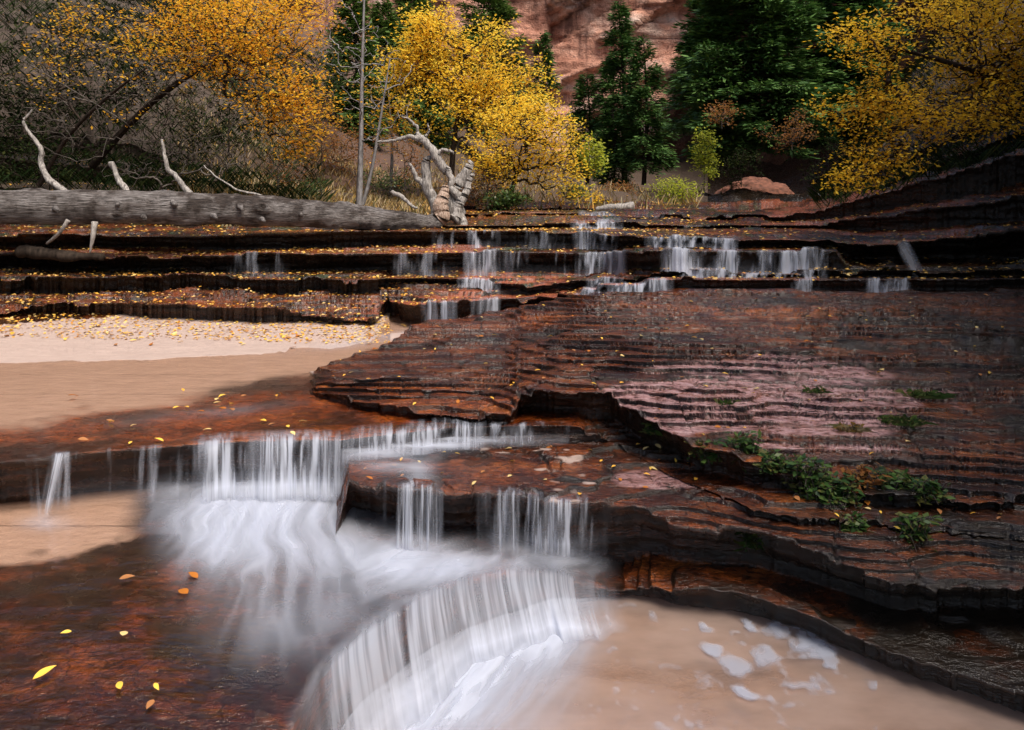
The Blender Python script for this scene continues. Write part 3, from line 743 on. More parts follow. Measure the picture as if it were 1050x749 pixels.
# red earth mound in the alcove
def dome(name, c, r, mat, seed, n=60, amp=0.25):
    u = np.linspace(0, 2 * math.pi, n); v = np.linspace(0, math.pi / 2, 24)
    V = []
    for b in v:
        x = np.cos(u) * math.cos(b); y = np.sin(u) * math.cos(b); z = np.full(n, math.sin(b))
        k = 1 + amp * fbm(x * 3, y * 3, z * 3, 4, seed)
        V.append(np.stack([c[0] + x * r[0] * k, c[1] + y * r[1] * k, c[2] + z * r[2] * k], -1))
    o = link(name, np.array(V).reshape(-1, 3), gridfaces(24, n), mat, None, False)
    return tag(o, kind='structure')
M['redearth'] = mat_simple('red_earth', (0.05, 0.02, 0.012), (0.22, 0.085, 0.05), 5, 0.9, (1, 1, 1.5), 0.1)
dome('red_earth_mound', P(774, 210, 23), (1.25, 1.2, .8), M['redearth'], 300)

# ------------------------------------------------------------------ tubes
def tube_arrays(paths, sides=5):
    VS = []; FS = []; off = 0
    ang = np.arange(sides) / sides * 2 * math.pi
    for pts, rad in paths:
        pts = np.asarray(pts, float); rad = np.asarray(rad, float)
        n = len(pts)
        if n < 2: continue
        tg = np.gradient(pts, axis=0); tg /= (np.linalg.norm(tg, axis=1, keepdims=True) + 1e-9)
        up = np.where(np.abs(tg[:, 2:3]) > 0.9, np.array([[1.0, 0, 0]]), np.array([[0, 0, 1.0]]))
        a = np.cross(tg, up); a /= (np.linalg.norm(a, axis=1, keepdims=True) + 1e-9)
        b = np.cross(tg, a)
        ring = pts[:, None, :] + rad[:, None, None] * (a[:, None, :] * np.cos(ang)[None, :, None] + b[:, None, :] * np.sin(ang)[None, :, None])
        VS.append(ring.reshape(-1, 3))
        i = np.arange((n - 1) * sides).reshape(n - 1, sides)
        j = np.roll(i, -1, axis=1)
        FS.append((np.stack([i, j, j + sides, i + sides], -1).reshape(-1, 4)) + off)
        off += n * sides
    return np.concatenate(VS), np.concatenate(FS)

def smooth_path(pts, n):
    pts = np.asarray(pts, float); m = len(pts)
    if m == 2:
        t = np.linspace(0, 1, n)[:, None]; return pts[0] * (1 - t) + pts[1] * t
    t = np.linspace(0, m - 1, n); out = []
    for tt in t:
        i = min(int(tt), m - 2); f = tt - i
        p0 = pts[max(i - 1, 0)]; p1 = pts[i]; p2 = pts[i + 1]; p3 = pts[min(i + 2, m - 1)]
        out.append(0.5 * ((2 * p1) + (-p0 + p2) * f + (2 * p0 - 5 * p1 + 4 * p2 - p3) * f * f + (-p0 + 3 * p1 - 3 * p2 + p3) * f ** 3))
    return np.array(out)

def limb(name, pts, r0, r1, mat, parent=None, n=40, sides=12, rough=0.12, wob=0.0, seed=0, rads=None):
    """gnarled, tapered piece of wood, closed at both ends"""
    pts = np.array([P(*p) for p in pts]); pp = smooth_path(pts, n)
    t = np.linspace(0, 1, n)
    rad = r0 * (1 - t) + r1 * t if rads is None else np.interp(t, np.linspace(0, 1, len(rads)), rads)
    if wob: pp = pp + wob * np.stack([fbm(t * 6, 1, seed, 3, 5), fbm(t * 6, 2, seed, 3, 6), fbm(t * 6, 3, seed, 3, 7)], -1)
    VS, FS = tube_arrays([(pp, rad)], sides)
    ctr = np.repeat(pp, sides, 0); dlt = VS - ctr
    k = 1 + rough * 2 * fbm(VS[:, 0] * 5 / max(r0, .05) * .1, VS[:, 1] * 5 / max(r0, .05) * .1, VS[:, 2] * (14 if r0 < .04 else 1.6) / max(r0, .05) * .1, 4, seed)
    VS = ctr + dlt * k[:, None]
    q = len(VS); VS = np.concatenate([VS, pp[:1], pp[-1:]])
    F4 = [tuple(f) for f in FS]
    for i in range(sides):
        F4.append((q, (i + 1) % sides, i)); b = (n - 1) * sides
        F4.append((q + 1, b + i, b + (i + 1) % sides))
    return link(name, VS, F4, mat, parent, True)

# ------------------------------------------------------------------ foliage
def leaf_mesh(pos, size, flat=0.5, asp=0.55, rng=RNG, dirs=None):
    n = len(pos)
    d = rng.normal(size=(n, 3)) if dirs is None else dirs + rng.normal(size=(n, 3)) * 0.35
    d[:, 2] *= 0.6
    d /= np.linalg.norm(d, axis=1, keepdims=True) + 1e-9
    nr = rng.normal(size=(n, 3)); nr[:, 2] += flat * 3 * np.sign(nr[:, 2] + 1e-6)
    s = np.cross(d, nr); s /= np.linalg.norm(s, axis=1, keepdims=True) + 1e-9
    L = size * rng.uniform(0.6, 1.3, n)[:, None]
    W = L * asp * 0.5
    v0 = pos; v1 = pos + d * L * 0.45 + s * W; v2 = pos + d * L; v3 = pos + d * L * 0.45 - s * W
    V = np.stack([v0, v1, v2, v3], 1).reshape(-1, 3)
    F_ = np.arange(n * 4).reshape(n, 4)
    r = np.repeat(rng.uniform(0, 1, n), 4)
    return V, F_, r

def grow(trunk, targets, up=0.25, rng=RNG):
    """attach every target to the nearest wood; returns nodes, parents"""
    nodes = [tuple(p) for p in trunk]; par = [-1] + list(range(len(trunk) - 1))
    T0 = np.array(trunk); start = max(1, int(len(trunk) * 0.25))
    N = np.zeros((len(trunk) + len(targets) * 4, 3)); N[:len(trunk)] = T0; cnt = len(trunk)
    par = np.full(len(N), -1); par[1:cnt] = np.arange(cnt - 1)
    d = np.array([np.min(np.linalg.norm(T0[start:] - t, axis=1)) for t in targets])
    ends = []
    for k in np.argsort(d):
        t = targets[k]
        q = N[start:cnt]; v = t - q; dist = np.linalg.norm(v, axis=1)
        pen = dist * (1 + 0.8 * (v[:, 2] < -0.1 * dist))
        i = int(np.argmin(pen)) + start
        a = N[i]; L = np.linalg.norm(t - a)
        prev = i
        for f in (0.3, 0.6, 0.85, 1.0):
            p = a * (1 - f) + t * f
            p = p + rng.normal(size=3) * L * 0.06 * (f < 1) + np.array([0, 0, up * L * f * (1 - f)])
            N[cnt] = p; par[cnt] = prev; prev = cnt; cnt += 1
        ends.append(cnt - 1)
    return N[:cnt], par[:cnt], ends

def wood_mesh(N, par, r_tw, expo, ntrunk, r_trunk, sides=4, rmax=None):
    cnt = len(N); w = np.zeros(cnt); haschild = np.zeros(cnt, bool)
    for i in range(cnt - 1, 0, -1):
        if par[i] >= 0: haschild[par[i]] = True
    w[~haschild] = 1
    for i in range(cnt - 1, 0, -1):
        if par[i] >= 0: w[par[i]] += w[i]
    r = r_tw * np.maximum(w, 1) ** expo
    if rmax: r = np.minimum(r, rmax)
    r[:ntrunk] = np.linspace(r_trunk, max(r_trunk * 0.25, r_tw * 2), ntrunk)
    i = np.arange(1, cnt); i = i[par[1:] >= 0]; p = par[i]
    A = N[p]; B = N[i]; ra = np.minimum(r[p], r[i] * 1.35); rb = r[i]
    ra = np.where(i < ntrunk, r[p], ra)
    d = B - A; L = np.linalg.norm(d, axis=1, keepdims=True) + 1e-9; d = d / L
    up = np.where(np.abs(d[:, 2:3]) > 0.9, np.array([[1.0, 0, 0]]), np.array([[0, 0, 1.0]]))
    a = np.cross(d, up); a /= np.linalg.norm(a, axis=1, keepdims=True) + 1e-9; b = np.cross(d, a)
    ang = np.arange(sides) / sides * 2 * math.pi
    ca, sa = np.cos(ang), np.sin(ang)
    off = a[:, None, :] * ca[None, :, None] + b[:, None, :] * sa[None, :, None]
    R0 = A[:, None, :] + off * ra[:, None, None]; R1 = (B + d * rb[:, None] * 0.5)[:, None, :] + off * rb[:, None, None]
    V = np.concatenate([R0, R1], 1).reshape(-1, 3)
    base = (np.arange(len(i)) * 2 * sides)[:, None]
    k = np.arange(sides)[None, :]; k2 = (k + 1) % sides
    Fc = np.stack([base + k, base + k2, base + sides + k2, base + sides + k], -1).reshape(-1, 4)
    return V, Fc, i

def tree(name, label, cat, trunk, blobs, ntw, leaves_per, leaf, lmat, wmat, r_trunk, r_tw=0.004, spread=0.16, group=None, flat=0.5, expo=0.42, up=0.25, sides=4, asp=0.55, bare=0.0):
    tr = smooth_path([P(*p) for p in trunk], 12)
    pts = []
    wts = np.array([b[3] * b[4] for b in blobs], float); wts /= wts.sum()
    for b, w in zip(blobs, wts):
        c = P(b[0], b[1], b[2]); rx = b[3] / F * b[2]; rz = b[4] / F * b[2]; ry = b[5]
        m = max(3, int(ntw * w))
        g = RNG.normal(size=(m, 3)); g /= np.linalg.norm(g, axis=1, keepdims=True); g *= RNG.uniform(0, 1, (m, 1)) ** 0.45
        pts.append(c + g * np.array([rx, ry, rz]))
    pts = np.concatenate(pts)
    # leave natural gaps
    keep = fbm(pts[:, 0] * 1.6, pts[:, 1] * 1.6, pts[:, 2] * 2.2, 2, int(abs(trunk[0][0])) + 7) > -0.14
    pts = pts[keep]
    N, par, ends = grow(tr, pts, up)
    V, Fc, idx = wood_mesh(N, par, r_tw, expo, 12, r_trunk, sides)
    root = empty(name, tuple(tr[0]), label, cat, group)
    tm = idx < 12; fs = Fc.reshape(len(idx), sides, 4)
    link('trunk', *compact(V, fs[tm].reshape(-1, 4)), wmat, root, True)
    link('branches', *compact(V, fs[~tm].reshape(-1, 4)), wmat, root, True)
    if leaves_per > 0:
        e = N[ends]; pe = N[par[ends]]
        k = np.repeat(np.arange(len(e)), leaves_per)
        if bare > 0: k = k[RNG.uniform(size=len(k)) > bare * (fbm(e[k, 0], e[k, 1], e[k, 2], 2, 9) * 1.5 + 0.5)]
        t = RNG.uniform(-0.6, 1.2, len(k))[:, None]
        lp = pe[k] * (1 - t) + e[k] * t + RNG.normal(size=(len(k), 3)) * spread * np.array([1, 1, 0.6])
        dv = (e - pe)[k]; dv = dv / (np.linalg.norm(dv, axis=1, keepdims=True) + 1e-9)
        LV, LF, rr = leaf_mesh(lp, leaf, flat, asp, RNG, dv * 0.8)
        link('crown', LV, LF, lmat, root, False, dict(rnd=rr))
    return root

def compact(V, Fc):
    u, inv = np.unique(Fc, return_inverse=True)
    return V[u], inv.reshape(Fc.shape)

def conifer(name, label, px, pyb, pyt, D, wpx, mat, seed, group=None, lean=0, dens=1.0, nsz=0.2, bottom=0.12):
    rng = np.random.default_rng(seed)
    b = P(px, pyb, D); tp = P(px + lean, pyt, D); H = np.linalg.norm(tp - b); R = wpx / F * D
    root = empty(name, tuple(b), label, 'conifer', group)
    tr = smooth_path([b, (b + tp) / 2 + np.array([0.1, 0, 0]), tp], 12)
    V, Fc = tube_arrays([(tr, np.linspace(H * 0.018, 0.015, 12))], 7)
    link('trunk', V, Fc, M['bark'], root, True)
    paths = []; pos = []; dirs = []
    nb = int(H * 17 * dens)
    for i in range(nb):
        h = bottom + (1 - bottom) * (i + rng.uniform()) / nb
        L = R * (1 - h) ** 0.75 * rng.uniform(0.6, 1.15) * (0.7 + 0.4 * min(1, (h - bottom) * 6)) + 0.12
        a = rng.uniform(0, 2 * math.pi); o = b + (tp - b) * h
        el_ = -0.25 + 0.55 * h + rng.uniform(-0.1, 0.1)
        dr = np.array([math.cos(a), math.sin(a), el_])
        t = np.linspace(0, 1, 6)
        pp = o + dr * L * t[:, None] + np.array([0, 0, -0.16 * L]) * (t ** 2)[:, None] + np.array([0, 0, 0.08 * L]) * (t ** 4)[:, None]
        paths.append((pp, np.linspace(0.012 + 0.008 * L, 0.004, 6)))
        m = int(26 * L / nsz * 1.3) + 16
        tt = rng.uniform(0.12, 1, m)
        q = np.stack([np.interp(tt, t, pp[:, c]) for c in range(3)], -1)
        side = np.array([-math.sin(a), math.cos(a), 0]); sg = rng.choice([-1, 1], m)[:, None]
        w = (0.32 * L * (1.05 - tt) + 0.04)[:, None] * rng.uniform(0, 1, (m, 1))
        q = q + side * sg * w + dr * w * 0.5 + np.array([0, 0, -1]) * w * 0.22 + rng.normal(size=(m, 3)) * np.array([.04, .04, .075]) * (D / 22)
        pos.append(q); dirs.append(dr * 0.8 + side * sg * 0.7 + np.array([0, 0, -0.15]) + 0 * q)
    V, Fc = tube_arrays(paths, 3)
    link('branches', V, Fc, M['bark'], root, True)
    pos = np.concatenate(pos); dirs = np.concatenate(dirs)
    LV, LF, rr = leaf_mesh(pos, nsz, 0.6, 0.30, rng, dirs)
    link('crown', LV, LF, mat, root, False, dict(rnd=rr))
    return root

# ---- conifers of the far canyon
conifer('fir_tree', 'tall slender dark fir standing against the red cliff', 640, 192, 6, 26, 34, M['needle'], 1, lean=-6, dens=1.0, nsz=0.20, bottom=0.22)
conifer('fir_tree', 'shorter fir with pale trunk close in front of the tallest slender one', 660, 190, 42, 24, 34, M['needle'], 2, dens=1.0, nsz=0.19, bottom=0.14)
conifer('fir_tree', 'middle sized fir between the yellow grove and the tall firs', 602, 190, 78, 27, 30, M['needle'], 3, dens=1.1, nsz=0.2)
conifer('fir_tree', 'small low fir at the foot of the tall slender firs', 628, 196, 112, 25, 26, M['needle'], 4, dens=1.1, nsz=0.19)
conifer('fir_tree', 'narrow fir growing on the cliff ledge above the yellow grove', 556, 110, 36, 34, 15, M['needle'], 5, dens=1.0, nsz=0.22)
conifer('pine_tree', 'low green pine between the two leafless stems', 392, 170, 5, 22, 40, M['needle2'], 6, dens=1.5, nsz=0.2)
conifer('pine_tree', 'bluish green pine behind the top of the yellow grove', 500, 150, -30, 27, 62, M['needle2'], 7, dens=1.0, nsz=0.24)
conifer('fir_tree', 'huge dark fir spreading in front of the alcove on the right', 770, 168, -110, 17, 92, M['needle'], 8, dens=2.2, nsz=0.2, bottom=0.08)
conifer('fir_tree', 'dark fir half hidden behind the ochre tree', 868, 170, -80, 18, 72, M['needle'], 9, dens=1.6, nsz=0.22)
conifer('fir_tree', 'young fir at the left edge of the dark alcove', 724, 150, -30, 20, 36, M['needle'], 10, dens=1.7, nsz=0.2)

conifer('pine_tree', 'broad green pine filling the gap left of the yellow tree', 425, 175, -20, 24, 50, M['needle2'], 16, dens=1.5, nsz=0.22)
conifer('pine_tree', 'green pine right behind the thin pale leafless tree', 362, 165, -10, 19, 34, M['needle2'], 17, dens=1.6, nsz=0.19)
# ---- golden grove
tree('maple_tree', 'large golden tree leaning out over the log from the dark left bank', 'tree', [(95, 170, 11), (140, 120, 10.5), (190, 80, 10), (250, 50, 9.6)],
     [(270, 60, 9.6, 75, 60, 1.0), (300, 110, 9.6, 50, 42, 0.8), (200, 40, 9.8, 70, 38, 0.9), (120, 30, 10, 60, 26, 0.8), (250, 10, 9.8, 100, 40, 1), (305, 150, 9.5, 22, 16, 0.4)],
     1700, 11, 0.05, M['fold'], M['bark'], 0.08, 0.0030, 0.09)
tree('maple_tree', 'sparse orange leaved sapling under the big golden tree', 'tree', [(40, 190, 9.6), (70, 140, 9.4), (110, 100, 9.2), (150, 70, 9)],
     [(130, 70, 9.2, 70, 22, 0.5), (140, 120, 9.2, 40, 14, 0.4), (60, 60, 9.4, 40, 50, 0.5)], 240, 5, 0.05, M['fold'], M['bark'], 0.045, 0.003, 0.1)
tree('box_elder_tree', 'bright yellow tree behind the driftwood stump', 'tree', [(462, 200, 13), (465, 150, 13), (472, 100, 13), (476, 50, 13)],
     [(450, 60, 13, 38, 45, 0.9), (500, 60, 13, 42, 40, 0.9), (480, 110, 13, 60, 34, 1.0), (430, 105, 13, 26, 34, 0.7), (540, 90, 13, 32, 34, .7), (440, 25, 13, 24, 28, .5), (420, 70, 13, 24, 40, .6)],
     2100, 13, 0.062, M['fyel'], M['bark'], 0.06, 0.0045, 0.11)
tree('box_elder_tree', 'many stemmed golden bush tree at the middle of the far bank', 'tree', [(522, 212, 12), (525, 195, 12), (530, 175, 12), (535, 150, 12)],
     [(515, 155, 12, 44, 42, 0.8), (560, 155, 12, 42, 46, 0.8), (585, 180, 12, 22, 26, 0.5), (540, 125, 12, 42, 26, .7)],
     1700, 9, 0.055, M['fyel'], M['bark'], 0.05, 0.0045, 0.10, up=-0.1)
tree('cottonwood_sapling', 'slim lime yellow sapling beside the golden bush tree', 'tree', [(606, 208, 12.5), (605, 180, 12.5), (604, 150, 12.5)],
     [(606, 165, 12.5, 11, 26, 0.25), (600, 195, 12.5, 14, 12, .3)], 120, 14, 0.07, M['flime'], M['greybark'], 0.02, 0.004, 0.08)
tree('box_elder_tree', 'thin golden tree in front of the green pine', 'tree', [(400, 205, 14), (402, 150, 14), (398, 90, 14)],
     [(400, 120, 14, 32, 60, .6), (385, 60, 14, 26, 34, .5)], 200, 7, 0.07, M['fold'], M['greybark'], 0.04, 0.004, 0.14)
tree('bare_tree', 'thin pale leafless tree rising beside the driftwood stump', 'tree', [(368, 213, 9.5), (370, 150, 9.5), (371, 80, 9.5), (374, -20, 9.5)],
     [(385, 90, 9.5, 40, 70, 0.6), (350, 40, 9.5, 30, 50, 0.5)], 110, 1, 0.05, M['fold'], M['greybark'], 0.045, 0.004, 0.1)
tree('bare_tree', 'second leafless stem leaning right of the thin pale tree', 'tree', [(372, 210, 9.6), (382, 170, 9.6), (392, 110, 9.6), (400, 60, 9.6)],
     [(410, 100, 9.6, 25, 50, 0.5)], 60, 1, 0.05, M['fold'], M['greybark'], 0.03, 0.004, 0.1)
tree('maple_tree', 'wide ochre yellow tree hanging in from the upper right', 'tree', [(1130, 150, 8.2), (1060, 100, 7.8), (990, 70, 7.4), (920, 50, 7.2)],
     [(960, 50, 7.3, 85, 50, 0.8), (980, 110, 7.3, 80, 42, 0.7), (905, 110, 7.2, 50, 34, 0.5), (1030, 60, 7.6, 60, 80, 0.8), (880, 30, 7.2, 40, 20, .5), (900, 165, 7.2, 40, 26, 0.4), (850, 105, 7.2, 22, 12, 0.3), (1000, 5, 7.4, 90, 30, .8), (870, 180, 7.1, 20, 15, .3)],
     2100, 11, 0.042, M['folive'], M['bark'], 0.06, 0.0028, 0.075)
tree('unseen_shade_tree', 'unseen tall dark tree added above the view to shade the left bank', 'tree', [(-260, 150, 10.5), (-240, 0, 10.5), (-200, -150, 10.3), (-120, -260, 10)],  # out-of-view tree, added to shade the left bank
     [(-60, -260, 10, 150, 70, 1.6), (80, -240, 10, 130, 60, 1.6), (-150, -160, 10, 120, 80, 1.4), (180, -260, 10.5, 90, 50, 1.4)], 700, 12, 0.17, M['shade'], M['bark'], 0.2, 0.008, 0.25)
# shrubs of the far bank
for (nm, lab, px, py, D, rx, ry, n, lp, m, sz) in [
    ('shrub', 'yellow green shrub at the head of the cascades', 692, 196, 14, 26, 14, 130, 16, 'flime', .05),
    ('shrub', 'tall lime green shrub in front of the huge dark fir', 722, 165, 14.5, 12, 34, 130, 14, 'flime', .055),
    ('shrub', 'rust coloured bush hanging over the alcove beside the ochre tree', 812, 132, 13, 34, 22, 150, 8, 'frust', .05),
    ('shrub', 'rusty twiggy bush at the left edge of the huge fir', 740, 118, 14, 20, 14, 100, 8, 'frust', .05),
    ('shrub', 'small bright yellow shrub beside the flat pale driftwood', 612, 206, 13, 9, 9, 60, 12, 'fyel', .05),
    ('shrub', 'low dark green bush below the golden bush tree', 520, 205, 11.2, 24, 9, 120, 16, 'fgreen', .05),
    ('shrub', 'low green bush at the right foot of the golden grove', 590, 200, 14, 16, 10, 90, 14, 'fgreen', .05),
    ('shrub', 'brown twiggy bush right of the driftwood stump', 500, 190, 11.6, 26, 26, 160, 3, 'frust', .04),
    ('shrub', 'grey brown bush on the slope behind the log', 285, 175, 11, 34, 20, 160, 5, 'frust', .045),
    ('shrub', 'green shrub on the slope left of the bare tree', 330, 195, 11, 22, 10, 90, 10, 'fgreen', .04),
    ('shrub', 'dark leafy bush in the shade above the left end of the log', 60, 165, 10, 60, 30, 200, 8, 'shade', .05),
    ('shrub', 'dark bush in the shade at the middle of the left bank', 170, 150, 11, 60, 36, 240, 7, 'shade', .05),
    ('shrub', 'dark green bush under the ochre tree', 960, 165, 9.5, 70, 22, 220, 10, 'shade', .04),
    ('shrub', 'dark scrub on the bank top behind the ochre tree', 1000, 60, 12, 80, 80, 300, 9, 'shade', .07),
    ('shrub', 'dry brown brush under the yellow tree right of the stump', 480, 195, 12.5, 34, 18, 220, 6, 'frust', .045),
    ('shrub', 'olive green bush between the yellow tree and the golden bush tree', 500, 178, 13, 22, 20, 160, 10, 'fgreen', .05),
    ('shrub', 'dry bush at the foot of the firs', 640, 196, 15, 24, 10, 140, 8, 'frust', .05),
    ('shrub', 'straw coloured brush on the red slope behind the leafless stems', 350, 150, 15, 40, 30, 260, 8, 'frust', .06),
    ('shrub', 'green brush high on the slope between the golden tree and the pines', 335, 80, 17, 26, 50, 260, 8, 'fgreen', .07),
    ('shrub', 'grey green brush low on the slope right of the leafless stems', 400, 185, 13, 30, 16, 200, 8, 'fgreen', .05),
    ('shrub', 'olive bush on the rocky slope left of the leafless stems', 330, 130, 14, 24, 40, 200, 6, 'frust', .05),
    ('shrub', 'brown bush between the leafless stems and the stump', 415, 165, 12, 26, 30, 200, 6, 'frust', .045),
    ('shrub', 'dark bush on the shaded ground right of the lime shrub', 760, 172, 15, 24, 20, 160, 9, 'shade', .05),
    ('shrub', 'dim bush in front of the dark alcove under the ochre tree', 850, 165, 12, 30, 30, 200, 9, 'shade', .05),
    ('shrub', 'dim thicket under the left half of the golden tree', 130, 95, 12, 80, 44, 320, 9, 'shade', .06),
    ('shrub', 'dim thicket behind the right half of the golden tree', 235, 110, 12, 60, 50, 300, 9, 'shade', .06),
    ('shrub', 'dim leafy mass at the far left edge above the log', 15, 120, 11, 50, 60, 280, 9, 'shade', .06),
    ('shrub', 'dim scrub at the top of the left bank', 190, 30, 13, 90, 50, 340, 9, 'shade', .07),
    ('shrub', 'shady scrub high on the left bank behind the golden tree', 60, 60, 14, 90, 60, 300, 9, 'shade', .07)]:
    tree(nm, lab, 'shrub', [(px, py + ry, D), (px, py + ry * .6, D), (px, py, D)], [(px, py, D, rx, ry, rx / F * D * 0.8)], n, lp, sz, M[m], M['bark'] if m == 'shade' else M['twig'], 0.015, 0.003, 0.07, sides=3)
# leafless thickets
for (lab, pts, bl, n) in [
    ('tangle of thin leafless branches arching over the left of the log', [(20, 60, 9.2), (70, 90, 9), (120, 120, 8.8)], [(90, 110, 8.9, 90, 60, .5), (200, 100, 9, 70, 50, .6)], 260),
    ('fan of dark leafless branches rising in front of the golden tree', [(120, 140, 9.3), (160, 100, 9.2), (210, 70, 9)], [(210, 70, 9, 70, 40, .5), (170, 110, 9, 50, 40, .4)], 200),
    ('low leafless thicket of grey twigs behind the middle of the log', [(130, 205, 8.9), (140, 185, 8.9), (150, 170, 8.9)], [(140, 180, 8.9, 50, 20, .3), (230, 160, 9, 60, 24, .4)], 200)]:
    tree('bare_thicket', lab, 'bare bush', pts, bl, n, 0, .05, M['fold'], M['bark'] if 'dark' in lab else M['twig'], 0.008, 0.0028, 0.1, sides=3, up=0.3)

# ------------------------------------------------------------------ logs and dead wood
lg = empty('fallen_log', P(-80, 222, 7.4), 'long pale grey fallen log lying across the left ledges', 'log')
def make_log():
    n, s = 220, 40
    pts = smooth_path([P(-110, 211, 7.5), P(20, 213, 7.6), P(140, 213, 7.75), P(250, 216, 7.95), P(340, 221, 8.2), P(400, 226, 8.45), P(452, 230, 8.7)], n)
    t = np.linspace(0, 1, n)
    rad = np.interp(t, [0, .3, .55, .75, .9, 1], [.185, .172, .155, .14, .11, .06])
    V, Fc = tube_arrays([(pts, rad)], s)
    ctr = np.repeat(pts, s, 0); dl = V - ctr
    tt = np.repeat(t, s); th = np.tile(np.arange(s) / s * 2 * math.pi, n)
    k = 1 + 0.10 * fbm(tt * 22, np.cos(th) * 2, np.sin(th) * 2, 4, 401) + 0.03 * fbm(tt * 14, np.cos(th) * 9, np.sin(th) * 9, 3, 402)
    k += np.where(tt > 0.72, 0.22 * (tt - .72) / .28 * fbm(tt * 30, np.cos(th) * 3, np.sin(th) * 3, 3, 403), 0)
    rg = np.random.default_rng(4)
    for q in range(44):
        a, b = rg.uniform(.12, .95), rg.uniform(0, 2 * math.pi)
        dd = np.hypot((tt - a) * 40, np.angle(np.exp(1j * (th - b))) * 2.4)
        k += 0.30 * np.exp(-dd ** 2 * 3.2) - 0.42 * np.exp(-dd ** 2 * 16)
    V = ctr + dl * k[:, None]
    q = len(V); V = np.concatenate([V, pts[:1], pts[-1:]]); FF = [tuple(f) for f in Fc]
    for i in range(s):
        FF.append((q, (i + 1) % s, i)); b = (n - 1) * s; FF.append((q + 1, b + i, b + (i + 1) % s))
    link('log_trunk', V, FF, M['log'], lg, True)
make_log()
limb('branch_stub', [(97, 228, 7.55), (95, 245, 7.5), (92, 260, 7.5)], .035, .008, M['deadwood'], lg, 14, 8)
limb('branch_stub', [(70, 226, 7.5), (60, 240, 7.5), (48, 250, 7.6)], .025, .012, M['deadwood'], lg, 14, 8)
for (kx, ky, kd) in [(146, 222, 7.58), (178, 208, 7.62), (219, 221, 7.68), (246, 212, 7.72), (268, 224, 7.8), (57, 214, 7.42), (306, 218, 7.98), (118, 207, 7.6)]:
    limb('knot_stub', [(kx, ky, kd + .08), (kx + 1, ky + 1, kd), (kx + 3, ky + 3, kd - .07)], .034, .016, M['log'], lg, 10, 9, .3, .01, kx)
o = limb('dead_branch', [(66, 198, 7.9), (50, 185, 7.95), (42, 168, 8), (42, 152, 8), (32, 138, 8), (25, 125, 8), (33, 112, 8)], .038, .010, M['deadwood'], None, 50, 10, .2, .02, 3)
tag(o, 'crooked bleached branch rising from the log at the far left', 'branch', 'dead branches standing behind the log')
o = limb('dead_branch', [(195, 200, 8.0), (182, 185, 8), (172, 170, 8), (168, 155, 8), (166, 142, 8)], .034, .012, M['deadwood'], None, 40, 10, .2, .02, 4)
tag(o, 'pale bare branch leaning up behind the middle of the log', 'branch', 'dead branches standing behind the log')
o = limb('dead_branch', [(132, 199, 7.95), (122, 185, 8), (114, 166, 8)], .035, .028, M['deadwood'], None, 30, 10, .2, .01, 5)
tag(o, 'short thick broken branch stub between the two longer dead branches', 'branch', 'dead branches standing behind the log')
o = limb('dead_branch', [(285, 205, 8.5), (250, 196, 8.6), (228, 186, 8.6), (208, 170, 8.7)], .016, .006, M['deadwood'], None, 30, 8, .2, .03, 6)
tag(o, 'thin dark fallen branch lying low behind the log', 'branch', 'dead branches standing behind the log')
o = limb('fallen_log', [(20, 258, 7.7), (60, 262, 7.6), (105, 263, 7.6)], .07, .04, M['bark'], None, 30, 14, .2, .02, 7)
tag(o, 'short dark sodden log under the long grey log', 'log')
o = limb('driftwood', [(612, 215, 11.2), (632, 213, 11.1), (650, 212, 11.1)], .045, .07, M['deadwood'], None, 30, 12, .15, .01, 8)
tag(o, 'flat white driftwood piece lying at the head of the centre cascade', 'driftwood')
o = limb('driftwood', [(402, 197, 9.1), (412, 202, 9.0), (422, 211, 8.95), (428, 214, 8.9)], .03, .014, M['deadwood'], None, 24, 8, .15, .01, 9)
tag(o, 'pale curved driftwood stick left of the stump', 'driftwood')

